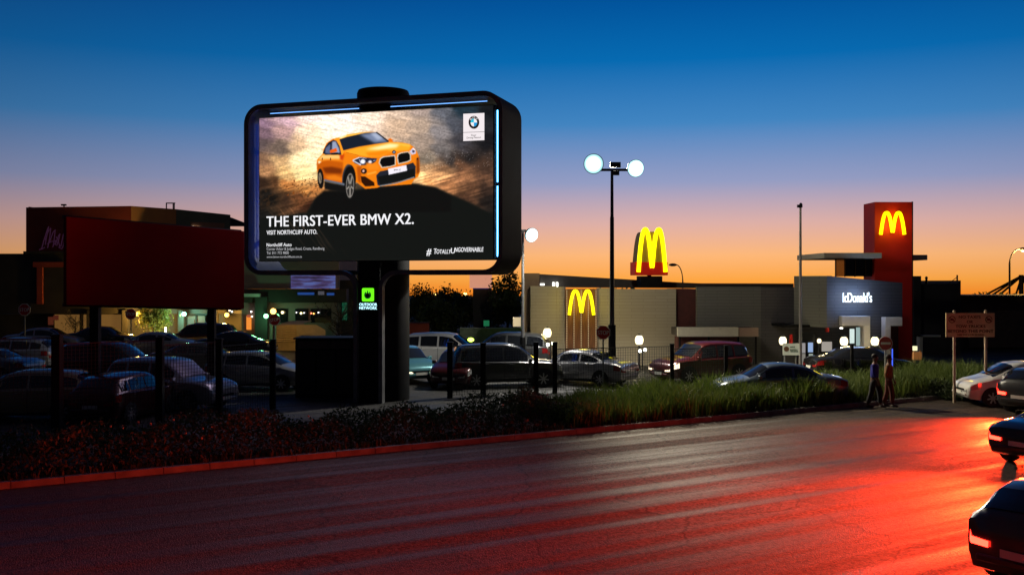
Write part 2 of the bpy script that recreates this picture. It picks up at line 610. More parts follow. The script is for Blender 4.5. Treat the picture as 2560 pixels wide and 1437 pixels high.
# the dark shrub mass at the left of the verge: stems and leaves
rg = np.random.default_rng(5)
n = 42000
t = rg.uniform(-24, 4.0, n); off = rg.uniform(-3.4, -0.2, n)
top = 0.62 + 0.22 * np.sin(t * 1.1) * np.sin(t * 0.43 + 1) + 0.12 * np.sin(t * 3.1 + off * 2) + 0.1 * rg.normal(0, 0.5, n)
top *= np.clip((-0.2 - off) / 0.6, 0.25, 1) * np.clip((5.2 - t) / 2.5, 0.3, 1)
z = 0.1 + top * rg.random(n) ** 0.55
cen = np.stack([CURB0.x + RD.x * t + RN.x * off, CURB0.y + RD.y * t + RN.y * off, z], 1)
tag(link('dark_shrubs', leaves_mesh('dark_shrubs', cen, rg.uniform(0.03, 0.075, n), 6), SHRUB), 'low dark shrubs massed along the verge at the left', 'shrubs', kind='stuff')
# pale seed heads on the shrubs
DRY = mat('dry_seed_head', (0.35, 0.24, 0.13), 0.9)
g = MB()
for k in range(70):
    t = random.uniform(-16, 3); off = random.uniform(-2.6, -0.4)
    p = road(t, off, random.uniform(0.25, 0.95))
    g.ball(p, random.uniform(0.015, 0.032), 6)
tag(g.build('seed_heads', DRY), 'scattered pale dry seed heads on the dark shrubs', 'seed heads', kind='stuff')


def tree(name, label, loc, h, rad, n, lm, seed, group=None, bare=False, trunk_r=0.12, ch=None, leaf=0.16):
    """tapered trunk with limbs; crown of leaf clumps in an uneven ellipsoid"""
    rg = np.random.default_rng(seed); rd = random.Random(seed)
    t_ = thing(name, label, 'tree', loc, 0, group)
    ch = ch or h * 0.62
    g = MB()
    pts = [(0, 0, -0.05), (0.04 * h * rd.uniform(-1, 1), 0, h * 0.25), (0.06 * h * rd.uniform(-1, 1), 0.02 * h, h * 0.5), (0.05 * h * rd.uniform(-1, 1), 0, h * 0.8)]
    g.tube(pts, [trunk_r, trunk_r * 0.75, trunk_r * 0.5, trunk_r * 0.2], 8)
    tips = []
    for k in range(26 if bare else 9):
        a = rd.uniform(0, 2 * math.pi); z0 = h * rd.uniform(0.28, 0.7)
        r1 = rad[0] * rd.uniform(0.5, 0.95)
        e = Vector((math.cos(a) * r1, math.sin(a) * r1 * rad[1] / rad[0], min(h, z0 + h * rd.uniform(0.12, 0.38))))
        mid = Vector((e.x * 0.45, e.y * 0.45, z0 + (e.z - z0) * 0.35))
        g.tube([(0, 0, z0), mid, e], [trunk_r * 0.4, trunk_r * 0.25, trunk_r * 0.07], 5)
        tips.append(e)
        if bare:
            for q in range(3):
                b_ = mid.lerp(e, rd.uniform(0.2, 0.9))
                g.tube([b_, b_ + Vector((rd.uniform(-.5, .5), rd.uniform(-.5, .5), rd.uniform(0.05, .6))) * rad[0] * 0.6], [trunk_r * 0.12, trunk_r * 0.03], 4)
    g.build('trunk', BARK, t_, smooth=50)
    nc = max(12, n // 55)
    c = rg.normal(0, 1, (nc, 3)); c /= np.linalg.norm(c, axis=1)[:, None]
    c *= (rg.random(nc) ** 0.4)[:, None] * np.array([rad[0], rad[1], rad[2]]) * rg.uniform(0.7, 1.08, nc)[:, None]
    c[:, 2] += ch
    k = rg.integers(0, nc, n)
    cr = rg.uniform(0.1, 0.24, nc) * rad[0] + 0.1
    pts = c[k] + rg.normal(0, 1, (n, 3)) * cr[k][:, None] * 0.7
    pts[:, 2] = np.maximum(pts[:, 2], 0.3)
    link('crown', leaves_mesh('crown', pts, rg.uniform(0.5, 1.2, n) * leaf, seed + 1), lm, t_)
    return t_


# ------------------------------------------------------------------ digital billboard
SL, SR = P(648.7, 652.3, 36.3), P(1233, 648.8, 33.6)
BW = (Vector((SR.x, SR.y)) - Vector((SL.x, SL.y))).length
BYAW = math.atan2(SR.y - SL.y, SR.x - SL.x)
BZ0, BZ1 = 4.965, 10.165
bb = thing('digital_billboard', 'large lit digital billboard showing an orange car, on a thick black pole', 'billboard', (SL.x, SL.y, 0), BYAW)


def arc(cx, cz, r, a0, a1, n=8):
    return [(cx + r * math.cos(R(a0 + (a1 - a0) * i / n)), cz + r * math.sin(R(a0 + (a1 - a0) * i / n))) for i in range(n + 1)]


def ribbon(path, th, y0, y1):
    """a strip of thickness th following a path in x,z, from y0 to y1 deep"""
    g = MB()
    n = len(path)
    inn, out = [], []
    for i in range(n):
        a = Vector(path[max(i - 1, 0)]); b_ = Vector(path[min(i + 1, n - 1)])
        d = (b_ - a).normalized(); nn = Vector((-d.y, d.x))
        p = Vector(path[i])
        inn.append(p + nn * th / 2); out.append(p - nn * th / 2)
    v = []
    for i in range(n):
        v += [(inn[i].x, y0, inn[i].y), (out[i].x, y0, out[i].y), (out[i].x, y1, out[i].y), (inn[i].x, y1, inn[i].y)]
    f = []
    for i in range(n - 1):
        for k in range(4):
            f.append((i * 4 + k, i * 4 + (k + 1) % 4, (i + 1) * 4 + (k + 1) % 4, (i + 1) * 4 + k))
    f += [(3, 2, 1, 0), tuple((n - 1) * 4 + k for k in range(4))]
    g.add(v, f)
    return g


x0, x1, zb, zt, rr = -0.36, BW + 0.36, 4.53, 10.53, 0.62
M2 = BW / 2
pathL = [(3.45, zb)] + [(x0 + rr, zb)] + arc(x0 + rr, zb + rr, rr, 270, 180)[1:] + arc(x0 + rr, zt - rr, rr, 180, 90) + arc(x1 - rr, zt - rr, rr, 90, 0) + arc(x1 - rr, zb + rr, rr, 0, -90) + [(BW - 3.45, zb)]
SHELL = mat('billboard_shell', (0.010, 0.0065, 0.0055), 0.75, var=0.15, scale=2, spec=0.08)
ribbon(pathL, 0.15, -0.34, 1.85).build('surround_frame', SHELL, bb, smooth=40)


def inset(path, d):
    cx_ = sum(p[0] for p in path) / len(path); r_ = []
    for i in range(len(path)):
        a = Vector(path[max(i - 1, 0)]); b_ = Vector(path[min(i + 1, len(path) - 1)])
        dd = (b_ - a).normalized(); r_.append((path[i][0] + dd.y * d, path[i][1] - dd.x * d))
    return r_


ribbon(inset(pathL, 0.081), 0.01, -0.30, 1.84).build('inner_lining', mat('pale_lining', (0.05, 0.06, 0.10), 0.5, var=0.1, spec=0.2), bb, smooth=40)
ribbon(pathL, 0.135, -0.352, -0.341).build('front_trim', mat('trim_grey', (0.16, 0.16, 0.165), 0.4, var=0.2, scale=3), bb, smooth=40)
for s in (-1, 1):
    pl = [(M2 + s * 1.05 * 1.0, zb - 0.002)] + arc(M2 + s * 1.05, zb - 0.57, 0.57, 90, 180 if s > 0 else 0)[1:] + [(M2 + s * 0.48, 0.0)]
    ribbon(pl, 0.146, -0.335, -0.12).build('leg_trim', mat('trim_grey', (0.16, 0.16, 0.165), 0.4, var=0.2, scale=3), bb, smooth=40)
g = MB(); g.lathe([(0.94, -0.1), (0.94, 10.95), (0.9, 11.06), (0.5, 11.08)], 40, 'z', (M2, 0.95, 0)); g.build('pole', BLACK, bb, smooth=40)
g = MB(); g.box(M2 - 0.40, M2 + 0.40, -0.2, 0.02, 0, 4.9); g.build('plinth_panel', BLACK, bb)
# the cabinet behind the screen, the rear brackets
g = MB(); g.box(-0.02, BW + 0.05, 0.012, 0.32, BZ0 - 0.02, BZ1 + 0.02)
for k in range(6):
    xx = 0.5 + k * (BW - 1) / 5
    g.box(xx - 0.05, xx + 0.05, 0.32, 0.45, BZ0 + 0.1, BZ1 - 0.1)
g.build('screen_cabinet', DARKMET, bb)
g = MB()
for z in (6.0, 9.0):
    g.box(M2 - 1.6, M2 + 1.6, 0.33, 1.6, z - 0.1, z + 0.1)
    g.box(0.0 - 0.3, BW + 0.3, 1.2, 1.35, z - 0.08, z + 0.08)
g.build('bracket', DARKMET, bb)
CYAN = glow('blue_light_tube', (0.10, 0.50, 1.0), 9)
CYAN2 = glow('deep_blue_light_tube', (0.01, 0.13, 1.0), 4.5)
g = MB(); g.tube([(BW + 0.16, 0.05, 5.0), (BW + 0.16, 0.05, 10.05)], 0.042, 8); g.build('light_tube', CYAN, bb)
g = MB(); g.tube([(-0.17, 0.35, 5.1), (-0.17, 0.35, 10.0)], 0.03, 8); g.build('light_tube', CYAN2, bb)
g = MB(); g.tube([(0.3, 0.25, 10.36), (BW - 0.3, 0.25, 10.36)], 0.016, 8); g.build('light_tube', glow('pale_blue_light_tube', (0.16, 0.42, 1.0), 1.6), bb)
for zz in (5.0, 7.5, 10.05):
    g = MB(); g.box(BW + 0.11, BW + 0.2, 0.0, 0.1, zz - 0.06, zz + 0.06); g.build('tube_clip', DARKMET, bb)

# --- the picture on the screen, painted point by point (a screen is flat and gives off its own light)
quad = [(648.7, 295.7), (1233.0, 263.3), (1233.0, 648.8), (648.7, 652.3)]      # TL TR BR BL in the photo


def homog(src, dst):
    A = []
    for (x, y), (u, v) in zip(src, dst):
        A.append([x, y, 1, 0, 0, 0, -u * x, -u * y, -u]); A.append([0, 0, 0, x, y, 1, -v * x, -v * y, -v])
    return np.linalg.svd(np.array(A))[2][-1].reshape(3, 3)


H = homog(quad, [(0, 1), (1, 1), (1, 0), (0, 0)])
HI = np.linalg.inv(H)


def uv(px, py):
    w = H @ np.array([px, py, 1.0])
    return w[0] / w[2], w[1] / w[2]


NW, NH = 430, 250
uu, vv = np.meshgrid((np.arange(NW) + 0.5) / NW, (np.arange(NH) + 0.5) / NH)
den = HI[2, 0] * uu + HI[2, 1] * vv + HI[2, 2]
IX = (HI[0, 0] * uu + HI[0, 1] * vv + HI[0, 2]) / den           # photo pixel of every screen point
IY = (HI[1, 0] * uu + HI[1, 1] * vv + HI[1, 2]) / den
ZX, ZY = (IX - 600) * 2.874, (IY - 200) * 2.874                  # working coordinates of the wide sketch
CXX, CYY = (IX - 760) * 6.531, (IY - 300) * 6.531                # working coordinates of the car sketch
rg = np.random.default_rng(21)


def vnoise(x, y, seed):
    r_ = np.random.default_rng(seed); G = r_.random((128, 128))
    xi, yi = np.floor(x).astype(int), np.floor(y).astype(int)
    fx, fy = x - xi, y - yi
    fx = fx * fx * (3 - 2 * fx); fy = fy * fy * (3 - 2 * fy)
    g_ = lambda a, b_: G[a % 128, b_ % 128]
    return (g_(xi, yi) * (1 - fx) + g_(xi + 1, yi) * fx) * (1 - fy) + (g_(xi, yi + 1) * (1 - fx) + g_(xi + 1, yi + 1) * fx) * fy


ctrl = [(150, 290, 125, 95, 115), (330, 270, 190, 150, 160), (520, 260, 245, 215, 205), (720, 250, 255, 235, 220), (950, 240, 250, 220, 195), (1150, 235, 205, 175, 150), (1300, 220, 150, 130, 120), (1450, 215, 80, 82, 90), (1600, 210, 22, 36, 46), (1780, 200, 14, 16, 18),
        (150, 380, 105, 80, 90), (300, 370, 170, 130, 125), (500, 360, 250, 215, 180), (650, 330, 255, 240, 215), (150, 470, 75, 62, 62), (280, 480, 95, 78, 68), (420, 470, 200, 160, 120), (540, 430, 255, 225, 180), (150, 580, 120, 85, 62), (300, 590, 190, 145, 95), (430, 580, 255, 225, 165), (530, 560, 255, 235, 180),
        (180, 650, 160, 110, 70), (320, 680, 235, 180, 110), (450, 690, 255, 225, 150), (540, 680, 255, 220, 150), (150, 730, 40, 26, 18), (250, 730, 70, 42, 24), (360, 760, 160, 95, 45), (450, 770, 200, 125, 60), (540, 790, 175, 105, 50), (200, 830, 16, 14, 12), (330, 850, 40, 26, 18), (440, 860, 85, 48, 26),
        (500, 900, 50, 26, 16), (1150, 330, 195, 160, 130), (1300, 330, 165, 140, 120), (1300, 450, 150, 128, 112), (1430, 380, 120, 112, 112), (1550, 330, 60, 62, 70), (1700, 320, 24, 25, 28), (1780, 450, 16, 16, 18), (1600, 450, 48, 46, 50), (1450, 500, 95, 88, 86), (1330, 560, 120, 105, 90), (1500, 570, 42, 36, 34),
        (1650, 560, 25, 22, 22), (1330, 640, 165, 120, 80), (1450, 640, 120, 82, 55), (1600, 640, 85, 55, 38), (1760, 640, 50, 34, 26), (1320, 700, 255, 195, 125), (1450, 690, 230, 160, 100), (1600, 690, 150, 95, 60), (1750, 690, 90, 58, 40), (1350, 745, 200, 130, 75), (1500, 770, 160, 100, 60), (1680, 790, 85, 54, 36), (1800, 790, 40, 28, 22),
        (1600, 850, 60, 38, 26), (1800, 880, 22, 18, 16), (150, 1000, 14, 14, 13), (500, 1000, 18, 16, 14), (1000, 1000, 16, 18, 16), (1500, 1000, 18, 20, 18), (1800, 1000, 15, 17, 16), (150, 1250, 15, 15, 14), (600, 1250, 20, 20, 18), (1200, 1250, 19, 21, 19), (1800, 1250, 16, 18, 17), (900, 900, 12, 12, 11), (700, 870, 14, 13, 12)]
ctrl = np.array(ctrl, float)
acc = np.zeros((NH, NW, 3)); wsum = np.zeros((NH, NW))
wob = (vnoise(ZX / 60, ZY / 40, 3) - 0.5) * 60
for cx_, cy_, r_, g_, b_ in ctrl:
    d2 = ((ZX - cx_ + wob) / 1.15) ** 2 + (ZY - cy_ + wob * 0.6) ** 2
    w = 1.0 / (d2 + 500) ** 2
    acc += w[..., None] * np.array([r_, g_, b_]); wsum += w
img = acc / wsum[..., None]
img = 255 * (img / 255) ** 0.88
lum = img.mean(2, keepdims=True) / 255
# windblown streaks in the dust
ang = R(12)
sa, sb = ZX * math.cos(ang) + ZY * math.sin(ang), -ZX * math.sin(ang) + ZY * math.cos(ang)
st = vnoise(sa / 110, sb / 9, 1) * 0.6 + vnoise(sa / 50, sb / 5, 2) * 0.4
st2 = vnoise((ZX * 0.96 - ZY * 0.26) / 120, (ZX * 0.26 + ZY * 0.96) / 10, 8)
up = np.clip((740 - ZY) / 200, 0, 1)
img *= (1 + (st - 0.5)[..., None] * 0.34 * up[..., None] + (st2 - 0.5)[..., None] * 0.55 * (1 - up)[..., None])
fine = vnoise(ZX / 9, ZY / 9, 5)
img *= (1 + (fine - 0.5)[..., None] * 0.25)
# specks of gravel on the right bank and grit kicked up on the left
sp = (rg.random((NH, NW)) > 0.975) & (ZX > 1330) & (ZY > 500) & (ZY < 640)
img[sp] += 55
sp = (vnoise(ZX / 14, ZY / 12, 12) > 0.72) & (ZX < 560) & (ZY > 740) & (ZY < 930)
img[sp] = img[sp] * 0.5 + np.array([30, 20, 12])
sp = (vnoise(ZX / 10, ZY / 10, 14) > 0.78) & (ZX > 330) & (ZX < 570) & (ZY > 700) & (ZY < 830)
img[sp] = np.array([120, 66, 26])
# brown scree streaks below the headline
sc = vnoise((ZX * 0.8 - ZY * 0.6) / 9, (ZX * 0.6 + ZY * 0.8) / 120, 16)
band = np.clip(1 - np.abs(ZX - 300 - (ZY - 900) * 0.95) / 170, 0, 1) * np.clip((ZY - 900) / 80, 0, 1) * np.clip((1300 - ZY) / 220, 0, 1)
img += (np.clip(sc - 0.55, 0, 1) * 2 * band)[..., None] * np.array([90, 58, 40])


def inside(poly, X, Y):
    r_ = np.zeros(X.shape, bool); n_ = len(poly)
    for i in range(n_):
        xa, ya = poly[i]; xb, yb = poly[(i + 1) % n_]
        if ya == yb:
            continue
        c = ((ya > Y) != (yb > Y)) & (X < (xb - xa) * (Y - ya) / (yb - ya) + xa)
        r_ ^= c
    return r_


def blur(a, n_):
    for _ in range(n_):
        a = (a + np.roll(a, 1, 0) + np.roll(a, -1, 0)) / 3
        a = (a + np.roll(a, 1, 1) + np.roll(a, -1, 1)) / 3
    return a


def paint(poly, col, soft=0, X=None, Y=None, op=1.0):
    X = CXX if X is None else X; Y = CYY if Y is None else Y
    dx = 6.531 * 584 / NW * 0.33; dy = 6.531 * 370 / NH * 0.33
    m = np.zeros((NH, NW))
    for ax in (-1, 0, 1):
        for ay in (-1, 0, 1):
            m += inside(poly, X + ax * dx, Y + ay * dy)
    m /= 9
    if soft:
        m = blur(m, soft)
    m = (m * op)[..., None]
    global img
    img = img * (1 - m) + np.array(col, float) * m


def ell(cx_, cy_, rx, ry, rot=0, n_=28):
    r_ = []
    for i in range(n_):
        a = 2 * math.pi * i / n_
        x, y = rx * math.cos(a), ry * math.sin(a)
        r_.append((cx_ + x * math.cos(rot) - y * math.sin(rot), cy_ + x * math.sin(rot) + y * math.cos(rot)))
    return r_


def stroke(p, q, wd, col, soft=0, op=1.0):
    d = Vector((q[0] - p[0], q[1] - p[1])).normalized() * wd / 2
    paint([(p[0] - d.y, p[1] + d.x), (q[0] - d.y, q[1] + d.x), (q[0] + d.y, q[1] - d.x), (p[0] + d.y, p[1] - d.x)], col, soft, op=op)


paint([(1260, 745), (1400, 770), (1650, 880), (1840, 980), (1840, 1320), (130, 1320), (130, 1000), (480, 950), (540, 850), (700, 800)], (17, 19, 17), 3, ZX, ZY)
img += (np.clip(sc - 0.55, 0, 1) * 2 * band)[..., None] * np.array([70, 46, 32])
paint([(100, 1500), (200, 1260), (330, 1150), (700, 1180), (1300, 1090), (1750, 1040), (2150, 1110), (2400, 1250), (2400, 1500)], (14, 14, 13), 3)
OR = (226, 120, 14)
paint([(215, 650), (300, 560), (320, 480), (370, 380), (470, 312), (560, 292), (700, 245), (900, 213), (1100, 198), (1185, 205), (1300, 285), (1370, 335), (1400, 300), (1440, 322), (1452, 365), (1600, 375), (1720, 400), (1790, 445), (1840, 520), (1872, 590), (1887, 700), (1887, 860), (1862, 930), (1800, 970), (1750, 1050), (1250, 1085), (1190, 1110), (1000, 1125), (940, 1080), (860, 1020), (640, 1060), (330, 985), (240, 935), (213, 800)], OR)
paint([(215, 690), (400, 660), (640, 690), (640, 1050), (330, 980), (240, 935), (213, 800)], (186, 84, 8), 2)
paint([(300, 780), (450, 765), (625, 800), (610, 880), (350, 870)], (112, 42, 6), 3)
paint([(340, 920), (500, 900), (640, 950), (640, 1010), (400, 975)], (235, 130, 25), 3, op=0.7)
paint([(300, 570), (600, 575), (640, 640), (430, 640), (230, 650)], (250, 190, 110), 3)
paint([(230, 670), (290, 680), (240, 720)], (255, 240, 200), 1)
paint([(580, 570), (660, 560), (640, 660), (590, 650)], (190, 60, 8), 2)
paint([(560, 300), (700, 247), (1000, 203), (1180, 207), (1050, 218), (700, 282), (610, 318)], (252, 190, 70), 1)
paint([(560, 290), (700, 245), (690, 262), (600, 300)], (255, 250, 225), 1)
paint([(470, 312), (565, 292), (660, 500), (625, 580), (600, 560), (575, 430), (530, 340)], (246, 150, 30), 0)
paint([(578, 322), (700, 282), (1000, 217), (1185, 207), (1392, 367), (1200, 392), (900, 442), (642, 502)], (22, 29, 42))
paint([(900, 240), (1180, 210), (1385, 362), (1150, 378)], (112, 124, 152), 5)
paint([(1080, 222), (1180, 212), (1300, 300), (1200, 330)], (176, 184, 205), 4, op=0.8)
stroke((1180, 205), (1380, 355), 20, (14, 14, 16))
paint([(308, 545), (350, 440), (400, 372), (480, 330), (530, 345), (580, 430), (612, 568), (350, 572)], (22, 26, 38))
paint([(462, 355), (518, 352), (572, 465), (588, 540), (452, 545)], (140, 150, 176), 1)
paint([(352, 462), (432, 392), (427, 558), (345, 545)], (84, 94, 124), 1)
paint([(420, 500), (528, 460), (547, 520), (430, 546)], (226, 90, 18))
paint([(440, 545), (545, 535), (600, 572), (470, 572)], (16, 16, 18))
paint([(1370, 308), (1440, 325), (1452, 362), (1390, 352)], (226, 104, 18))
paint([(640, 512), (900, 447), (1400, 374), (1600, 382), (1740, 420), (1720, 500), (1400, 522), (1250, 602), (1000, 602), (780, 562)], (252, 160, 34), 2)
paint([(1000, 482), (1400, 388), (1570, 402), (1500, 455), (1200, 492)], (255, 232, 170), 5)
paint([(1000, 540), (1350, 500), (1420, 520), (1240, 596), (1060, 590)], (238, 126, 12), 3)
stroke((690, 535), (900, 585), 7, (150, 70, 8))
paint([(1500, 380), (1720, 405), (1745, 440), (1600, 420)], (255, 190, 70), 2)
paint([(790, 662), (900, 610), (1192, 632), (1170, 682), (1100, 732), (930, 742), (830, 712)], (34, 38, 58))
stroke((795, 662), (905, 615), 13, (225, 225, 235)); stroke((800, 668), (930, 738), 15, (225, 225, 235)); stroke((905, 615), (1020, 632), 8, (200, 200, 215))
paint(ell(960, 682, 42, 40), (180, 182, 200)); paint(ell(960, 682, 26, 28), (255, 255, 255)); paint(ell(1078, 690, 34, 30), (150, 150, 170)); paint(ell(1078, 690, 20, 18), (235, 235, 245))
stroke((1130, 668), (1170, 662), 10, (170, 170, 185)); stroke((900, 640), (930, 720), 8, (190, 190, 205))
paint([(1718, 520), (1780, 455), (1822, 500), (1825, 552), (1760, 572)], (196, 190, 212)); paint(ell(1785, 515, 22, 26), (70, 64, 90)); paint([(1770, 460), (1815, 490), (1790, 500)], (255, 245, 240))
paint([(1218, 705), (1238, 632), (1290, 600), (1480, 578), (1497, 620), (1497, 742), (1400, 772), (1268, 788)], (205, 190, 170)); paint([(1236, 705), (1254, 640), (1300, 614), (1472, 594), (1482, 625), (1482, 732), (1395, 758), (1278, 770)], (12, 11, 10))
paint([(1513, 622), (1528, 560), (1580, 534), (1702, 518), (1742, 560), (1747, 662), (1690, 692), (1538, 728)], (205, 190, 170)); paint([(1529, 622), (1544, 570), (1590, 548), (1696, 533), (1727, 566), (1731, 652), (1682, 678), (1548, 710)], (12, 11, 10))
paint([(1178, 905), (1240, 842), (1500, 790), (1780, 698), (1822, 760), (1817, 942), (1750, 962), (1240, 1082), (1198, 1062)], (30, 33, 44)); paint([(1200, 930), (1800, 800), (1812, 935), (1740, 955), (1240, 1060)], (17, 18, 17), 1)
stroke((1236, 1078), (1500, 1035), 16, (122, 126, 130)); stroke((1500, 1035), (1800, 935), 16, (122, 126, 130))
paint([(1370, 800), (1668, 740), (1682, 830), (1384, 896)], (228, 222, 232))
stroke((1030, 890), (1180, 850), 22, (250, 165, 60), 1); paint([(860, 760), (940, 760), (930, 1040), (880, 1000)], (176, 78, 10), 2)
paint([(1000, 700), (1200, 720), (1230, 800), (1050, 810)], (238, 130, 24), 3)
paint(ell(978, 838, 50, 46), (44, 28, 22)); paint(ell(970, 835, 18, 20), (214, 170, 160))
paint([(925, 920), (1000, 925), (1145, 1020), (1155, 1078), (1000, 1088), (940, 1020)], (42, 18, 6))
paint([(1835, 640), (1875, 600), (1885, 850), (1835, 900)], (120, 50, 8), 2); paint(ell(1850, 640, 14, 18), (40, 24, 20))
paint(ell(735, 985, 112, 255, 0.05), (16, 15, 15)); paint(ell(712, 960, 90, 240, 0.05), (60, 64, 74), op=0.6); paint(ell(735, 1000, 96, 240, 0.04), (14, 14, 14))
paint(ell(758, 1072, 80, 222, 0.03), (22, 21, 20)); paint(ell(752, 1072, 66, 200, 0.03), (120, 114, 108)); paint(ell(752, 1072, 54, 178, 0.03), (40, 38, 36))
for k in range(5):
    a = 0.3 + k * 2 * math.pi / 5
    stroke((752, 1072), (752 + 58 * math.cos(a), 1072 + 186 * math.sin(a)), 24, (132, 126, 118))
paint(ell(752, 1072, 14, 34), (60, 56, 52))
paint(ell(272, 960, 52, 165, -0.05), (18, 16, 15)); paint(ell(264, 950, 26, 90, -0.05), (128, 112, 92)); stroke((255, 900), (280, 1000), 10, (50, 44, 38))
paint([(325, 965), (660, 1035), (662, 1075), (340, 1000)], (92, 98, 110)); paint([(330, 1000), (665, 1078), (680, 1180), (340, 1130)], (18, 17, 16), 1)
paint(ell(1468, 528, 30, 30), (26, 26, 28)); paint(ell(1468, 530, 17, 17), (120, 140, 170))
stroke((300, 618), (300, 655), 14, (60, 26, 8)); stroke((436, 620), (436, 660), 14, (60, 26, 8))
# faint column pattern of the light-emitting panels
img *= (1 + 0.05 * np.cos(np.arange(NW) * math.pi))[None, :, None] * (1 + 0.03 * np.cos(np.arange(NH) * math.pi))[:, None, None]
img = np.clip(img, 0, 255) / 255
limg = np.where(img <= 0.04045, img / 12.92, ((img + 0.055) / 1.055) ** 2.4)
me = bpy.data.meshes.new('screen')
gx, gz = np.meshgrid(np.linspace(0, BW, NW), np.linspace(BZ0, BZ1, NH))
v = np.stack([gx, np.zeros_like(gx), gz], 2).reshape(-1, 3)
ii = np.arange((NH - 1) * (NW - 1)); r0 = ii // (NW - 1); c0 = ii % (NW - 1); a = r0 * NW + c0
me.from_pydata(v.tolist(), [], [tuple(q) for q in np.stack([a, a + 1, a + NW + 1, a + NW], 1).tolist()])
at = me.color_attributes.new('picture', 'FLOAT_COLOR', 'POINT')
at.data.foreach_set('color', np.concatenate([limg.reshape(-1, 3), np.ones((NW * NH, 1))], 1).astype(np.float32).ravel())
SCR = bpy.data.materials.new('screen_picture'); SCR.use_nodes = True
nt = SCR.node_tree; b_ = nt.nodes['Principled BSDF']
ca_ = nt.nodes.new('ShaderNodeVertexColor'); ca_.layer_name = 'picture'
b_.inputs['Base Color'].default_value = (0.01, 0.01, 0.01, 1); b_.inputs['Roughness'].default_value = 0.7
nt.links.new(ca_.outputs[0], b_.inputs['Emission Color']); b_.inputs['Emission Strength'].default_value = 1.25
screen = link('screen', me, SCR, bb)
screen['label'] = 'lit advert of an orange car raising dust'
sl = light('screen_light', 'AREA', (BW / 2, -0.42, (BZ0 + BZ1) / 2), 175, (0.74, 0.62, 1.0), bb, BW, (0, -1, 0))
sl.data.shape = 'RECTANGLE'; sl.data.size = BW * 0.96; sl.data.size_y = (BZ1 - BZ0) * 0.96
WTXT = glow('white_screen_text', (0.95, 0.95, 0.98), 1.0)
GTXT = glow('grey_screen_text', (0.5, 0.5, 0.52), 1.0)
BTXT = glow('dark_screen_text', (0.02, 0.015, 0.015), 1.0)


def adtext(name, s, m, xa, xb, yb, yt, bold=0.0, slant=0.0, yoff=-0.008):
    """text whose lower left cap corner is at photo pixel (xa, yb); caps reach yt; ends at xb"""
    u0, v0 = uv(xa, yb); u1, v1 = uv(xa, yt); u2, _ = uv(xb, yb)
    return text(name, s, m, screen, u0 * BW, yoff, BZ0 + v0 * (BZ1 - BZ0), (u2 - u0) * BW, (v1 - v0) * (BZ1 - BZ0), bold, slant)


adtext('headline', 'THE FIRST-EVER BMW X2.', WTXT, 667, 1034, 566.5, 539.5, 0.018)
adtext('lettering', 'VISIT NORTHCLIFF AUTO.', WTXT, 667, 793, 586.5, 575.5, 0.012)
adtext('lettering', 'Northcliff Auto', WTXT, 667, 729, 616, 607.5, 0.012)
adtext('lettering', 'Corner Arbor & Judges Road, Cresta, Randburg', GTXT, 667, 811, 625.5, 618.5)
adtext('lettering', 'Tel. 011 772 9800', GTXT, 667, 722, 635.5, 628.5)
adtext('lettering', 'www.bmw-northcliffauto.co.za', GTXT, 667, 755, 644.5, 639)
adtext('lettering', '#', WTXT, 1066, 1077, 638, 620, 0.02, 0.15)
adtext('lettering', 'T', WTXT, 1084, 1091, 635, 621, 0.012, 0.1)
adtext('lettering', 'OTALLY', WTXT, 1091, 1127, 634.5, 623.5, 0.012, 0.1)
adtext('lettering', 'U', WTXT, 1127, 1137, 633.5, 619.5, 0.012, 0.1)
adtext('lettering', 'NGOVERNABLE', WTXT, 1137, 1208, 630, 618.5, 0.012, 0.1)


def adpoly(name, pts, m, yoff):
    g = MB()
    n_ = len(pts)
    v = []
    for px, py in pts:
        a, b2 = uv(px, py)
        v.append((a * BW, yoff, BZ0 + b2 * (BZ1 - BZ0)))
    g.add(v, [tuple(range(n_))])
    return g.build(name, m, screen)


LW = glow('logo_white', (0.93, 0.85, 0.87), 1.0)
adpoly('logo_card', [(1158.3, 285.3), (1211, 283), (1211, 329.6), (1158.3, 331.3)], LW, -0.006)
adpoly('logo_card', [(1158.3, 332.3), (1211, 330.6), (1211, 351), (1158.3, 353.3)], LW, -0.006)
adpoly('roundel_ring', [(1185 + 13.4 * math.cos(a), 306.6 + 16.2 * math.sin(a)) for a in [i * math.pi / 18 for i in range(36)]], BTXT, -0.010)
for k, c in enumerate(((0.02, 0.35, 0.75), (0.93, 0.9, 0.92), (0.02, 0.55, 0.75), (0.93, 0.9, 0.92))):
    a0 = k * math.pi / 2
    adpoly('roundel_quarter', [(1185, 307)] + [(1185 + 8.2 * math.cos(a0 + i * math.pi / 16), 307 + 10 * math.sin(a0 + i * math.pi / 16)) for i in range(9)], glow('roundel_%s' % ('blue', 'white', 'cyan', 'white')[k], c, 1.0), -0.014)
for ch, xa, yb, sl in (('B', 1175.5, 301, 0.25), ('M', 1182, 296.2, 0), ('W', 1190, 299.5, -0.25)):
    adtext('lettering', ch, LW, xa, xa + 5.5, yb, yb - 4.5, 0.0, sl, -0.014)
adtext('lettering', 'Sheer', BTXT, 1178, 1191, 341, 336.5, 0.01, 0, -0.010)
adtext('lettering', 'Driving Pleasure', BTXT, 1167, 1203, 347.5, 342.8, 0.005, 0, -0.010)
adtext('lettering', 'BMW X2', BTXT, 985, 1002, 427.5, 423, 0.01, 0.0)

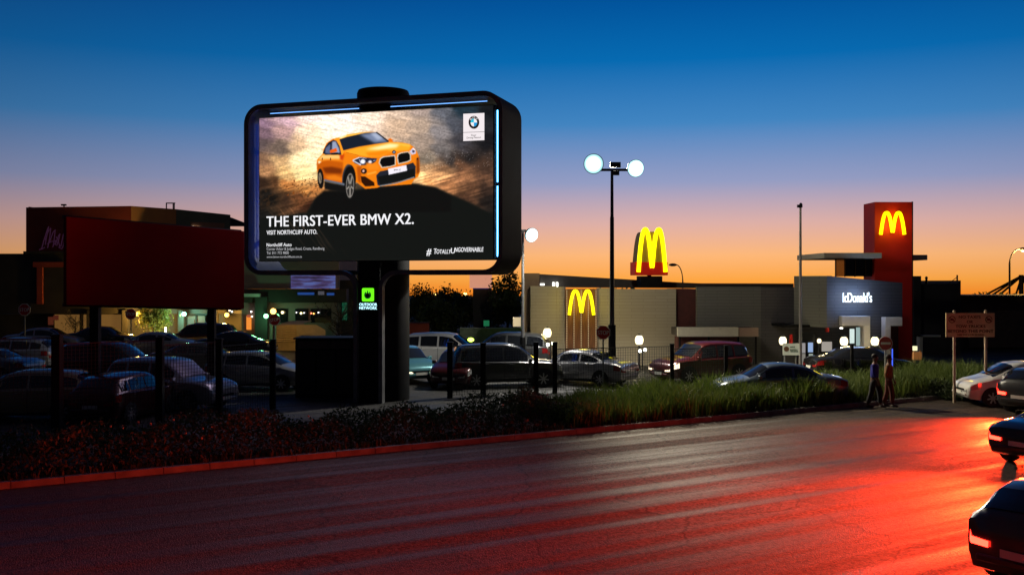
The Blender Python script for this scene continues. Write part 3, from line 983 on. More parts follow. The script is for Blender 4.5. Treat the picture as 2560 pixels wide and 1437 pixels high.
# the green sign of the billboard owner, on the plinth
own = tag(link('owner_sign', MB().box(-0.36, 0.36, -0.09, 0, 0, 0.82).mesh('owner_sign'), BLACK), 'small glowing green and white sign on the billboard pole', 'sign')
own.parent = None
own.matrix_world = bb.matrix_basis @ Matrix.Translation((M2, -0.2, 3.22))
GRN = glow('green_sign_glow', (0.15, 1.0, 0.01), 1.3)
GRN2 = glow('dark_green_sign', (0.01, 0.12, 0.02), 0.5)
g = MB(); pl = arc(0.17, 0.72, 0.05, 0, 90, 4) + arc(-0.17, 0.72, 0.05, 90, 180, 4) + arc(-0.17, 0.36, 0.05, 180, 270, 4) + arc(0.17, 0.36, 0.05, 270, 360, 4)
g.prism(pl, -0.13, -0.09); g.build('green_tile', GRN, own)
g = MB(); g.prism(arc(0, 0.53, 0.135, 60, -240, 16) + arc(0, 0.53, 0.085, -240, 60, 16), -0.14, -0.131); g.box(-0.022, 0.022, -0.14, -0.131, 0.5, 0.68); g.build('power_symbol', GRN2, own)
g = MB(); g.prism(arc(0, 0.52, 0.085, 0, 345, 16), -0.1405, -0.1315); g.build('symbol_centre', mat('symbol_dark', (0.01, 0.03, 0.01), 0.5), own)
WB = glow('ice_white_glow', (0.5, 0.9, 1.0), 2.0)
text('lettering', 'OUTDOOR', WB, own, -0.335, -0.095, 0.155, 0.67, 0.1, 0.02)
text('lettering', 'NETWORK', WB, own, -0.335, -0.095, 0.03, 0.67, 0.1, 0.02)
# ------------------------------------------------------------------ restaurant with the red tower
BRICK = brick_mat('cream_tile_wall', (0.40, 0.345, 0.25), (0.42, 0.365, 0.27), (0.33, 0.28, 0.21), 1.2, 0.16)
GREYB = brick_mat('grey_tile_wall', (0.17, 0.17, 0.15), (0.185, 0.18, 0.165), (0.13, 0.13, 0.115), 1.2, 0.15)
DARKB = brick_mat('charcoal_tile_wall', (0.12, 0.11, 0.115), (0.135, 0.125, 0.125), (0.09, 0.085, 0.085), 1.2, 0.15)
BROWN = mat('brown_wood_panel', (0.16, 0.06, 0.02), 0.6, var=0.3, scale=3, stretch=(6, 6, 0.6))
TAN = mat('tan_plaster', (0.30, 0.20, 0.12), 0.85, var=0.15, scale=1.5)
ROOFM = mat('roof_sheet', (0.05, 0.04, 0.035), 0.6, var=0.2)
CREAM = mat('cream_fascia', (0.62, 0.56, 0.42), 0.55, var=0.06)
REDT = mat('red_tower_paint', (0.6, 0.012, 0.008), 0.6, var=0.12, scale=1.2)
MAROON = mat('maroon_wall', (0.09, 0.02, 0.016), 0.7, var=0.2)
YEL = glow('yellow_neon', (1.0, 0.86, 0.0), 2.2)
WARM = (1.0, 0.80, 0.42)


def emblem(name, parent, x, y, z, w, h, th, dep, m):
    """two joined arches standing in x-z, front at y - dep"""
    g = MB()
    for s, k in ((-1, 0), (1, 1)):
        path = []
        for i in range(25):
            t_ = -1 + 2 * i / 24
            zz = h * (1 - abs(t_) ** 2.3)
            lo = 0.12 * h if (t_ * s < 0) else 0.0
            path.append((x + s * w / 4 + t_ * (w / 4), z + max(zz, 0)))
        # the shared middle leg stops above the outer feet
        path = [(px_, max(pz, z + (0.10 * h if (px_ - x) * s < w * 0.12 else 0))) for px_, pz in path]
        path = [p for i, p in enumerate(path) if i == 0 or (Vector(p) - Vector(path[i - 1])).length > 1e-4]
        r_ = ribbon(path, th, y - dep - 0.004 * k, y)
        g.add(r_.v, r_.f)
    return g.build(name, m, parent)


rest = thing('restaurant', 'low fast-food restaurant with tiled walls, red tower and yellow arch emblems', 'restaurant', (0, 0, 0))


def rp(name, m, x0, x1, y0, y1, D, depth, bevel=0.0):
    g = MB(); pbox(g, x0, x1, y0, y1, D, depth)
    return g.build(name, m, rest, bevel=bevel)


GB = lambda D: HY + CH * F / D        # photo row of the ground at depth D
rp('end_wall', TAN, 1308, 1349, 683, GB(50.4), 50.4, 8)
rp('wall_panel', BRICK, 1326, 1391, 715, GB(50), 50, 0.4)
rp('wall_panel', BRICK, 1391.3, 1414, 717, GB(50.06), 50.06, 0.4)
rp('wall_panel', BRICK, 1493, 1532, 720, GB(50), 50, 0.4)
rp('wall_panel', BRICK, 1532.3, 1690, 722, GB(50.04), 50.04, 0.4)
feat = rp('feature_panel', BROWN, 1414, 1493, 722, GB(49.85), 49.85, 0.5)
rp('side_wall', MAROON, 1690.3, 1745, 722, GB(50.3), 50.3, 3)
DOT = glow('small_warm_lights', (1.0, 0.75, 0.4), 0.55)
for px in (1417, 1435, 1453, 1471, 1490):
    g = MB()
    for k in range(34):
        py = 726 + k * 4.4
        c = P(px, py, 49.83)
        g.box(c.x - 0.02, c.x + 0.02, c.y - 0.012, c.y, c.z - 0.022, c.z + 0.022)
    o = g.build('light_strip', DOT, feat); o['kind'] = 'stuff'
c = P(1453.5, 787, 49.75)
emblem('arch_emblem', rest, c.x, c.y, c.z, 1.22, 1.2, 0.15, 0.10, YEL)
light('emblem_light', 'POINT', (c.x, c.y - 0.7, c.z + 0.6), 45, (1, 0.8, 0.05), rest, 0.4)
# roof: a dark sheet band whose top edge falls to the right
g = MB()
D = 54.0
pts = [(1349.5, 685), (1480, 693), (1700, 706), (1760, 708.5), (1984, 708.8), (1984, 722), (1349.5, 718)]
g.prism([(PX(a, D), PZ(b, D)) for a, b in reversed(pts)], D, D + 8)
g.build('roof', ROOFM, rest)
g = MB()
for px, w in ((1356, 5), (1384, 2.4), (1393, 2.4)):
    q = P(px, 711, 53.6); ww = w * 53.6 / F
    g.box(q.x - ww, q.x + ww, q.y - 0.05, q.y + 0.38, q.z - (0.05 if w > 4 else 0.12), q.z + (0.05 if w > 4 else 0.12))
g.build('roof_lamp', glow('cool_white_lamp', (1, 1, 0.9), 3), rest)
# middle wing, grey tiles, with the cream canopy in front
rp('wall_panel', GREYB, 1743, 1902, 717, GB(49.5), 49.5, 0.4)
rp('wall_panel', DARKB, 1902.3, 1990, 718, GB(49.5), 49.5, 0.4)
rp('canopy_fascia', CREAM, 1694, 1846, 818, 841, 47.2, 0.2)
rp('canopy_fascia', mat('tan_fascia', (0.36, 0.24, 0.17), 0.6), 1846.3, 1896, 819, 841, 47.25, 0.2)
rp('canopy_roof', ROOFM, 1695, 1895, 821, 840, 47.46, 2.0)
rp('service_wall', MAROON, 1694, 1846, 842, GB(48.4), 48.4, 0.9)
for px in (1700, 1772, 1846, 1890):
    rp('canopy_post', BLACK, px - 2, px + 2, 841.5, GB(47.3), 47.3, 0.1)
rp('service_window', GLASS, 1745, 1790, 856, 892, 48.36, 0.04)
# corner block: two faces meeting at a corner
g = MB()
A, B_, C_ = (PX(1985, 48.2), 48.2), (PX(2067, 46.2), 46.2), (PX(2256, 47.4), 47.4)


def wallpoly(pA, pB, yA, yB, th, z0=0.0):
    """upright slab between two plan points; the top meets photo rows yA and yB"""
    zA, zB = PZ(yA, pA[1]), PZ(yB, pB[1])
    d = Vector((pB[0] - pA[0], pB[1] - pA[1])).normalized(); nn = Vector((-d.y, d.x)) * th
    v = [(pA[0], pA[1], z0), (pB[0], pB[1], z0), (pB[0], pB[1], zB), (pA[0], pA[1], zA)]
    v += [(x + nn.x, y + nn.y, z) for x, y, z in v]
    return MB().add(v, [(0, 1, 2, 3), (7, 6, 5, 4), (0, 4, 5, 1), (1, 5, 6, 2), (2, 6, 7, 3), (3, 7, 4, 0)])


wallpoly(A, B_, 690, 689.5, 0.3, PZ(817, 47)).build('corner_wall', GREYB, rest)
wallpoly((B_[0] + 0.004, B_[1]), C_, 689.5, 707, 0.3, PZ(817, 47)).build('corner_wall', DARKB, rest)
# wall under the sign between the door openings
wallpoly((PX(2175, 46.9), 46.9), (PX(2213, 47.15), 47.15), 816, 816, 0.25).build('pier', DARKB, rest)
rp('back_wall', DARKB, 1988, 2190, 815, GB(50.5), 50.5, 0.3)
rp('ceiling_soffit', BLACK, 1960, 2190, 812, 818, 47.2, 3.3)
# the tower
D = 48.3
rp('tower', REDT, 2186, 2281, 505, GB(D), D, 1.5, bevel=0.02)
rp('tower_edge', mat('dark_edge', (0.03, 0.01, 0.01), 0.6), 2281.3, 2283, 504, GB(D), D + 0.01, 1.5)
c = P(2230.5, 586.5, D - 0.05)
emblem('arch_emblem', rest, c.x, c.y, c.z, 1.14, 1.06, 0.135, 0.10, YEL)
light('emblem_light', 'POINT', (c.x, c.y - 0.6, c.z + 0.5), 32, (1, 0.8, 0.05), rest, 0.3)
rp('roof_slab', CREAM, 2060, 2205, 632, 645.5, 47.5, 4.5, bevel=0.02)
rp('roof_slab', CREAM, 2282.5, 2319, 637, 650, 50.5, 3.0, bevel=0.02)
CLER = mat('clerestory_glass', (0.25, 0.16, 0.08), 0.1, trans=0.75, spec=0.6)
for a, b in ((2091, 2112), (2114, 2137), (2139, 2162), (2164, 2186)):
    rp('clerestory_pane', CLER if a < 2100 else GLASS, a, b, 645.5, 691, 48.6, 0.05)
for px in (2090, 2113, 2138, 2163):
    rp('mullion', BLACK, px - 0.8, px + 0.8, 645.5, 692, 48.55, 0.12)
# white portal frames, entrance glass
PORT = mat('white_portal', (0.62, 0.58, 0.56), 0.6, var=0.06)


def inv_l(x0, x1, y0, y1, leg0, leg1, D):
    z0 = 0.0
    poly = [(PX(x0, D), PZ(y1, D)), (PX(x0, D), PZ(y0, D)), (PX(x1, D), PZ(y0, D))]
    g = MB()
    pbox(g, x0, x1, y0, y1, D, 0.5)
    pbox(g, leg0, leg1, y1 + 0.1, GB(D), D, 0.5)
    return g


inv_l(2105, 2176, 790, 814, 2160, 2176, 46.0).build('portal_frame', PORT, rest, bevel=0.015)
inv_l(2213, 2256, 793, 814, 2213, 2227, 46.4).build('portal_frame', PORT, rest, bevel=0.015)
LITG = glow('lit_doorway', (0.55, 0.75, 0.72), 0.55)
rp('glowing_wall', glow('painted_downlight', (0.75, 0.9, 0.85), 0.9), 2126, 2136, 822, 858, 48.8, 0.1)  # light falling on this wall is put in as its own glow
rp('door', LITG, 2141, 2152, 818, 884, 48.8, 0.1)
for px in (2139, 2153, 2158):
    rp('door_frame', BLACK, px - 1, px + 1, 815, GB(48.7), 48.7, 0.1)
rp('door_rail', STEEL, 2139, 2160, 864, 866, 48.6, 0.05)
rp('entrance_wall', MAROON, 2228, 2246, 815, GB(48.2), 48.2, 0.3)  # plain maroon wall behind the second portal frame
# menu boards and posters under the canopy
rp('poster', glow('poster_glow', (0.75, 0.68, 0.6), 0.45), 2055, 2080, 854, 878, 48.9, 0.06)
rp('poster_frame', BLACK, 2053.5, 2081.5, 852.5, 914, 48.97, 0.06)
for y0, y1 in ((884, 890), (896, 902)):
    rp('poster_row', glow('poster_food', (0.6, 0.5, 0.15), 0.25), 2060, 2074, y0, y1, 48.9, 0.06)
rp('red_pilaster', REDT, 1977, 1982, 836, 860, 47.0, 0.2)
rp('red_pilaster', REDT, 2066, 2073, 817, 830, 47.0, 0.2)
rp('downlight', glow('downlight', (1, 0.95, 0.8), 6), 2102, 2107, 818.5, 821.5, 47.5, 0.15)
text('lettering', "lcDonald's", glow('blue_white_letters', (0.75, 0.88, 1.0), 3.2), rest, 0, 0, 0, 1.0, 1.0, 0.004, 0.0, 0.0, label='glowing white letters on the dark corner wall',
     lift=lambda a: np.stack([PX(2105, 46.3) + a[:, 0] * (PX(2177, 46.75) - PX(2105, 46.3)), 46.28 + a[:, 0] * 0.45 + a[:, 1] - 0.12, PZ(755, 46.4) + a[:, 2] * 0.46], 1))
for k in range(4):
    light('letter_light', 'POINT', (PX(2112 + k * 19, 46.3), 45.75 + k * 0.12, PZ(743, 46.3)), 16, (0.35, 0.55, 1.0), rest, 0.15)

# the emblem sign on the restaurant roof
rs = thing('roof_emblem_sign', 'yellow double-arch sign on a red base box above the restaurant roof', 'sign', (PX(1630, 52), 52, PZ(712, 52)), R(9))
S = 52 / F
g = MB()
hull = []
for i in range(13):
    t_ = -1 + i / 12
    hull.append((-20 * S + t_ * 19 * S, (708 - 575) * S * (1 - abs(t_) ** 3.0 * 0.62)))
for i in range(13):
    t_ = i / 12
    hull.append((20 * S + t_ * 19 * S, (708 - 575) * S * (1 - abs(t_) ** 3.0 * 0.62)))
hull = [(-39 * S, 50 * S)] + hull + [(39 * S, 50 * S)]
g.prism(list(reversed(hull)), 0.05, 0.85)
g.build('arch_body', mat('ochre_sign_body', (0.42, 0.27, 0.02), 0.5, var=0.1), rs)
emblem('arch_emblem', rs, 0, 0.05, 32 * S, 70 * S, 107 * S, 9.5 * S, 0.10, glow('bright_yellow_neon', (1.0, 0.9, 0.0), 2.2))
g = MB(); g.box(-43 * S, 42 * S, 0.02, 1.0, 24 * S, 57 * S); g.build('base_box', mat('red_sign_box', (0.55, 0.015, 0.01), 0.45, emit=(0.5, 0.01, 0.0), es=0.25), rs, bevel=0.02)
g = MB(); g.box(-26 * S, 30 * S, 0.2, 1.0, -6 * S, 22 * S); g.box(-4 * S, 4 * S, 0.4, 0.6, 20 * S, 26 * S); g.build('neck', BLACK, rs)

# ------------------------------------------------------------------ shopping centre at the left
REDB = mat('dark_red_plaster', (0.30, 0.045, 0.025), 0.85, var=0.2, scale=0.6)
ORB = mat('burnt_orange_plaster', (0.34, 0.13, 0.03), 0.85, var=0.15, scale=0.6)
GRNB = mat('dark_green_plaster', (0.07, 0.08, 0.05), 0.85, var=0.15, scale=0.6)
SHOPW = mat('shop_front_dark', (0.03, 0.028, 0.026), 0.7, var=0.3, scale=1)
GREYW = mat('grey_plaster', (0.22, 0.19, 0.18), 0.85, var=0.12, scale=0.5)
redb = thing('red_shop_block', 'tall dark red shop block with faint script sign, far left', 'building')
cA, cB, cM, cC = (PX(65, 73.6), 73.6), (PX(328, 72), 72.0), (PX(440, 75.8), 75.8), (PX(576, 81.5), 81.5)


def rwall(a, b_, ya, yb, m, name='wall', z0=0.0):
    return wallpoly(a, b_, ya, yb, 0.4, z0).build(name, m, redb)


rwall(cA, cB, 518.5, 515, REDB)
rwall((cB[0] + 0.003, cB[1]), cM, 515, 523, ORB)
rwall((cM[0] + 0.003, cM[1]), cC, 523, 537, GRNB)
g = MB(); g.add([(cA[0], cA[1] + 0.2, 9.55), (cB[0], cB[1] + 0.2, 9.55), (cC[0], cC[1] + 0.2, 9.5), (cC[0] - 1.5, 95, 9.5), (cA[0] - 2, 95, 9.5)], [(0, 1, 2, 3, 4)]); g.build('roof', ROOFM, redb)
g = MB(); g.add([(cA[0], cA[1] + 0.4, 0), (cA[0], 95, 0), (cA[0], 95, 9.8), (cA[0], cA[1] + 0.4, 9.8)], [(0, 1, 2, 3)]); g.build('side_wall', REDB, redb)
# recess with a lit strip in the green face
d = Vector((cC[0] - cM[0], cC[1] - cM[1])).normalized()
for nm, mm, s0, s1, ya, yb, o_ in (('recess', mat('brown_recess', (0.2, 0.09, 0.04), 0.8), 0.25, 0.88, 555, 578, 0.03), ('strip_light', glow('white_strip_light', (1, 0.9, 0.75), 4), 0.28, 0.43, 564.5, 568, 0.08)):
    L_ = math.hypot(cC[0] - cM[0], cC[1] - cM[1])
    pa = (cM[0] + d.x * L_ * s0 + d.y * o_, cM[1] + d.y * L_ * s0 - d.x * o_)
    pb = (cM[0] + d.x * L_ * s1 + d.y * o_, cM[1] + d.y * L_ * s1 - d.x * o_)
    wallpoly(pa, pb, ya, ya + 3, 0.02, PZ(yb, pa[1])).build(nm, mm, redb)
g = MB()
for px, y0 in ((416, 508), (433, 508)):
    q0, q1 = P(px, 524, 79), P(px, y0, 79)
    g.tube([q0, q1], 0.05, 6)
g.tube([P(415, 508, 79), P(438, 508, 79)], 0.05, 6); g.tube([P(436, 508, 79), P(436, 524, 79)], 0.04, 6)
g.build('roof_rail', DARKMET, redb)
g = MB(); q = P(160, 516, 73.1); g.tube([(q.x, q.y, q.z - 0.1), (q.x, q.y, q.z + 0.1)], 0.05, 6); g.box(q.x - 0.18, q.x + 0.14, q.y - 0.12, q.y + 0.12, q.z + 0.05, q.z + 0.16); g.build('camera_box', BLACK, redb)
# script sign: loose purple strokes
PUR = glow('dim_purple_neon', (0.07, 0.02, 0.06), 0.35)
g = MB()
rd = random.Random(4)
strokes = [[(104, 622), (110, 600), (118, 575), (122, 566), (117, 590), (113, 612)], [(113, 600), (120, 580), (127, 570), (124, 595), (119, 620)], [(124, 605), (132, 582), (138, 574), (136, 596), (132, 618), (140, 600)],
           [(138, 612), (146, 590), (150, 584), (146, 604), (150, 618)], [(152, 616), (158, 588), (166, 566), (162, 590), (158, 616)], [(98, 624), (106, 622), (112, 618)], [(118, 610), (128, 604), (138, 602)], [(146, 618), (154, 622), (160, 612)], [(140, 592), (146, 600), (142, 614), (136, 610)]]
for s_ in strokes:
    g.tube([P(a, b, 72.95) for a, b in s_], 0.035, 5)
g.build('script_sign', PUR, redb)

shops = thing('shop_row', 'dark shop row with warm lit windows behind the parked cars, left', 'building')


def sp(name, m, x0, x1, y0, y1, D, depth, par=None):
    g = MB(); pbox(g, x0, x1, y0, y1, D, depth)
    return g.build(name, m, par or shops)


sp('fascia', SHOPW, -500, 165, 634, 784, 70.5, 0.8)
sp('fascia_top', SHOPW, 58, 160, 628, 634, 70.3, 0.8)
sp('fascia', SHOPW, 165.4, 612, 700, 784, 70.5, 0.8)
sp('wall', SHOPW, -500, 620, 784.4, GB(71.2), 71.2, 0.5)
sp('red_reveal', REDB, 82, 160, 655, 668, 70.3, 0.15)
sp('red_reveal', REDB, 92, 106, 668.3, 760, 70.3, 0.15)
LITW = [(135, 199, 786, 836), (207, 216, 786, 836), (240, 303, 786, 836), (468, 488, 790, 836), (493, 512, 790, 836)]
for k, (a, b, c_, d_) in enumerate(LITW):
    w_ = sp('window', glow('warm_shop_glow', (0.42, 0.20, 0.05), 0.32), a, b, c_, d_, 70.9, 0.1)
    fr = MB()
    pbox(fr, a - 1.5, b + 1.5, c_ - 1.5, c_, 70.8, 0.12); pbox(fr, a - 1.5, a, c_, d_, 70.8, 0.12); pbox(fr, b, b + 1.5, c_, d_, 70.8, 0.12)
    fr.build('window_frame', SHOPW, w_)
for a, b, y0, y1 in ((120, 133, 792, 812), (133.5, 146, 788, 800), (470, 486, 796, 818)):
    g = MB(); pbox(g, a, b, y0, y1, 70.75, 0.05); g.build('poster', glow('red_poster', (0.30, 0.06, 0.03), 0.2), shops)
for px in (224, 312, 452, 535):
    sp('pillar', SHOPW, px - 7, px + 7, 775, GB(70.2), 70.2, 0.5)
# the grey wing behind the billboard
wing = thing('grey_shop_wing', 'grey shop wing with blue sign band seen under the billboard', 'building')
W = lambda name, m, x0, x1, y0, y1, D, depth: sp(name, m, x0, x1, y0, y1, D, depth, wing)
W('upper_wall', GREYW, 604, 847, 627, 722, 68, 0.4)
W('upper_wall', GREYW, 700, 847, 590, 627, 68, 0.4)
W('roof_block', SHOPW, 604, 846, 640, 720, 68.5, 9)
W('dark_fascia', SHOPW, 604, 866, 722.4, 756, 67.7, 1.0)
W('lower_wall', GREYW, 604, 850, 756.4, GB(68.2), 68.2, 0.4)
W('white_ledge', WHITE, 604, 648, 734, 742, 67.2, 0.45)
W('pillar', SHOPW, 637, 668, 742, GB(67.4), 67.4, 0.4)
W('corner_post', GREYW, 829, 842, 757, GB(67.6), 67.6, 0.4)
W('blue_letters', glow('blue_sign_text', (0.02, 0.10, 0.45), 0.5), 744, 785, 731, 737, 67.6, 0.08)
W('blue_letters', glow('blue_sign_text', (0.02, 0.10, 0.45), 0.5), 817, 835, 732, 738, 67.6, 0.08)
W('grey_letters', glow('grey_sign_text', (0.2, 0.2, 0.25), 0.3), 795, 810, 728, 737, 67.6, 0.08)
# banner glowing in streaks of blue
BAN = bpy.data.materials.new('blue_banner'); BAN.use_nodes = True
nt = BAN.node_tree; bs = nt.nodes['Principled BSDF']
t_ = nt.nodes.new('ShaderNodeTexCoord'); mp = nt.nodes.new('ShaderNodeMapping'); mp.inputs['Scale'].default_value = (0.55, 1, 3.2)
nz = nt.nodes.new('ShaderNodeTexNoise'); nz.inputs['Scale'].default_value = 1.3; nz.inputs['Detail'].default_value = 3
cr = nt.nodes.new('ShaderNodeValToRGB')
cr.color_ramp.elements[0].position = 0.36; cr.color_ramp.elements[0].color = (0.012, 0.01, 0.02, 1)
cr.color_ramp.elements[1].position = 0.66; cr.color_ramp.elements[1].color = (0.09, 0.13, 0.38, 1)
e = cr.color_ramp.elements.new(0.5); e.color = (0.06, 0.04, 0.13, 1)
nt.links.new(t_.outputs['Object'], mp.inputs[0]); nt.links.new(mp.outputs[0], nz.inputs['Vector']); nt.links.new(nz.outputs[0], cr.inputs[0])
nt.links.new(cr.outputs[0], bs.inputs['Emission Color']); bs.inputs['Emission Strength'].default_value = 0.9; bs.inputs['Base Color'].default_value = (0.03, 0.03, 0.04, 1)
W('streaked_banner', BAN, 727, 838, 684, 721, 67.9, 0.08)
for a, b in ((640, 647), (690, 719), (738, 771), (777, 828)):
    w_ = W('window', GLASS, a, b, 772, 806, 68.12, 0.06)
rd = random.Random(8)
for px, py, c_, r_ in ((706, 781, (1, .8, .35), 3.4), (684, 780, (1, .6, .1), 3.2), (752.5, 783, (1, .9, .4), 2.6), (760, 782, (.7, .7, .7), 1.5), (741, 781, (.6, .6, .6), 1.5), (778, 783, (1, .2, .1), 1.8), (784, 784, (1, .5, .1), 1.8), (796, 781, (.6, .6, .6), 1.8), (628, 779, (1, .85, .8), 2.2), (630, 791, (1, 1, .7), 2.0), (886, 792, (1, .8, .5), 2.0), (574, 776, (1, .7, .5), 2.4), (580, 779, (1, .9, .8), 2.0)):
    q = P(px, py, 67.9)
    g = MB(); g.ball(q, r_ * 67.9 / F, 8)
    o = g.build('pendant_lamp', glow('pendant_%d%d' % (px, py), c_, 5.0), wing)
W('orange_poster', glow('orange_poster', (1.0, 0.3, 0.04), 0.9), 616, 628, 790, 824, 67.9, 0.06)
W('poster_top', glow('pink_poster', (0.6, 0.12, 0.06), 0.6), 617, 626, 787, 793, 67.8, 0.06)
W('small_green_sign', glow('dim_green_panel', (0.01, 0.12, 0.06), 0.5), 855, 867, 752, 800, 69, 0.1)
W('return_wall', SHOPW, 848, 884, 700, GB(69.2), 69.2, 5)
W('orange_lamp', glow('orange_floodlight', (1, 0.5, 0.15), 3), 866, 878, 685, 691, 67, 0.2)


# wall lanterns along the shops: bracket, lantern, light
def lantern(px, py, D, col, power, label, r_=0.15, es=6, ref=None):
    q = P(px, py, D)
    t = thing('wall_lantern', label, 'lamp', q, 0, 'lanterns along the shop fronts')
    g = MB(); g.lathe([(r_ * 0.35, -r_), (r_, -r_ * 0.5), (r_, r_ * 0.5), (r_ * 0.4, r_)], 12); g.build('lantern_glass', glow('lantern_%s' % label.split()[0], col, es), t, smooth=60)
    g = MB(); g.lathe([(r_ * 1.15, r_ * 1.0), (r_ * 0.2, r_ * 1.5)], 12); g.box(-0.03, 0.03, 0, 1.2, r_ * 1.1, r_ * 1.3); g.build('bracket', BLACK, t)
    light('lantern_light', 'POINT', (0, -0.5, -0.1), power, col, t, r_)
    return t


lantern(345, 785, 69.8, (1.0, 0.5, 0.08), 700, 'orange lantern beside the stop sign and the lit tree')
lantern(567, 787, 69.8, (1.0, 0.5, 0.08), 600, 'orange lantern near the right end of the red board')
lantern(460, 785, 69.8, (0.35, 1.0, 0.65), 350, 'greenish white lantern under the red board')
lantern(665, 790, 66.8, (0.25, 1.0, 0.4), 60, 'green lantern left of the tilted stop sign')


# ------------------------------------------------------------------ dark buildings and structures at the right
db = thing('dark_shed', 'black flat-roofed shed right of the red tower', 'building')
for nm, a, b, y0, D, dep in (('block', 2284, 2303, 690, 58, 6), ('block', 2303.3, 2396, 709, 58.2, 6), ('block', 2396.3, 2402, 701, 58.1, 6)):
    g = MB(); pbox(g, a, b, y0, GB(D), D, dep); g.build(nm, SHOPW, db)
g = MB()
q = P(2316, 709, 58.6); g.tube([q, q + Vector((0, 0, 0.28))], 0.07, 6); g.ball(q + Vector((0, 0, .34)), 0.09, 8)
g.build('roof_vent', BLACK, db)
g = MB()
q = P(2393, 701, 58.6); g.tube([q - Vector((0, 0, .2)), q + Vector((0, 0, 0.32))], 0.05, 6); g.tube([q + Vector((0, 0, .2)), P(2371, 709, 58.6)], 0.02, 5)
g.build('roof_mast', BLACK, db)
g = MB(); pbox(g, 2299, 2307, 838, GB(55), 55, 0.4); pbox(g, 2299, 2352, 838, 842, 55, 0.4); g.build('doorway_frame', mat('pale_frame', (0.45, 0.46, 0.4), 0.7), db)
wl_ = thing('brown_wall_building', 'long dark brown building behind the yellow notice board', 'building')
g = MB(); pbox(g, 2300, 2700, 742, GB(62), 62.6, 5); g.build('wall', mat('dark_brown_wall', (0.10, 0.055, 0.03), 0.85, var=0.2), wl_)
g = MB(); pbox(g, 2422, 2700, 775, 868, 62.4, 0.15); g.build('wall_panel', mat('brown_panel', (0.22, 0.13, 0.07), 0.85, var=0.2), wl_)
g = MB(); pbox(g, 2300, 2700, 738, 742, 62.3, 5.4); g.build('roof_edge', SHOPW, wl_)
fan = thing('mast_canopy', 'fan of steel roof masts against the sunset at the right edge', 'structure', (0, 0, 0))
ap = P(2553, 690, 85)
for k, (px, py) in enumerate(((2468, 735), (2478, 739), (2493, 742), (2538, 742), (2577, 742), (2612, 742), (2640, 738))):
    g = MB(); g.tube([ap + Vector((0.03 * k, 0.02 * k, 0)), P(px, py, 85 + (k % 3))], 0.09, 6); g.build('mast', BLACK, fan)
g = MB(); q = P(2553, 690, 85); g.tube([(q.x, q.y, -0.2), q + Vector((0, 0, 0.1))], 0.2, 8); g.build('centre_post', BLACK, fan)

# ------------------------------------------------------------------ trees
tree('lit_tree', 'small tree lit yellow green between the stop sign and the lanterns', (PX(386, 68.6), 68.6, 0), 2.75, (1.2, 0.9, 0.95), 2600, LITL, 11, ch=1.7, leaf=0.11)
t = thing('garden_uplight', 'bright white garden uplight beside the lit tree', 'lamp', (PX(414, 67.6), 67.6, 0))
g = MB(); g.tube([(0, 0, 0), (0, 0, 0.25)], 0.04, 6); g.build('stake', DARKMET, t)
g = MB(); g.box(-0.05, 0.05, -0.05, 0.05, 0.25, 1.15); g.build('light_column', glow('garden_light', (1.0, 1.0, 0.6), 4), t)
light('garden_beam', 'POINT', (-0.2, -0.3, 0.9), 120, (1.0, 0.95, 0.5), t, 0.1)
tree('bare_tree', 'thin bare tree in front of the lit shop window, left', (PX(187, 67), 67, 0), 2.4, (0.9, 0.7, 0.6), 160, SHRUB, 12, bare=True, trunk_r=0.06, leaf=0.06)
tree('bare_tree', 'bare spreading tree left of the billboard pole', (PX(848, 57), 57, 0), 3.3, (1.5, 1.2, 1.0), 500, SHRUB, 13, bare=True, trunk_r=0.1, leaf=0.07)
TT = [('bushy dark tree just right of the billboard pole', 1052, 74, 3.75, (2.0, 1.6, 1.5)), ('dark tree with a pointed top against the orange sky', 1121, 78, 3.95, (1.1, 1.0, 1.6)), ('low dark tree under the bright yellow street light', 1162, 76, 3.1, (1.3, 1.2, 1.2)),
      ('tall dark tree beside the end wall of the restaurant', 1268, 66, 4.75, (1.05, 1.0, 2.0)), ('dark tree behind the pale pink board', 1222, 70, 3.6, (1.2, 1.0, 1.5)), ('low dark tree behind the white off-roader', 1100, 66, 2.7, (1.6, 1.2, 1.1))]
for k, (lb, px, D, h, rad) in enumerate(TT):
    tree('dark_tree', lb, (PX(px, D), D, 0), h, rad, 3600, TREEL, 30 + k, 'trees behind the car park', ch=h - rad[2] * 0.98, leaf=0.15)
# far wood on the falling ground
rg = np.random.default_rng(77)
n = 16000
dx = rg.uniform(-120, 190, n); dy = rg.uniform(150, 200, n)
gz = -(dy - 95) * 0.0135
hh = 2.6 + 1.0 * np.sin(dx * 0.13) + 0.7 * np.sin(dx * 0.41 + 1) + 0.4 * np.sin(dx * 1.1)
cen = np.stack([dx, dy, gz + hh * rg.random(n) ** 0.7], 1)
tag(link('distant_wood', leaves_mesh('distant_wood', cen, rg.uniform(0.3, 0.6, n), 78), TREEL), 'dark line of distant trees on the sunset horizon', 'trees', kind='stuff')
n = 7000
dx = rg.uniform(34, 60, n); dy = rg.uniform(72, 78, n)
hh = 3.05 + 0.25 * np.sin(dx * 0.9) + 0.15 * np.sin(dx * 2.3)
cen = np.stack([dx, dy, hh * rg.random(n) ** 0.6], 1)
tag(link('dark_bushes', leaves_mesh('dark_bushes', cen, rg.uniform(0.1, 0.22, n), 79), TREEL), 'dark bush line above the brown building at the right edge', 'bushes', kind='stuff')
# ------------------------------------------------------------------ floodlight masts and street lamps
COOL = (0.86, 1.0, 0.95)


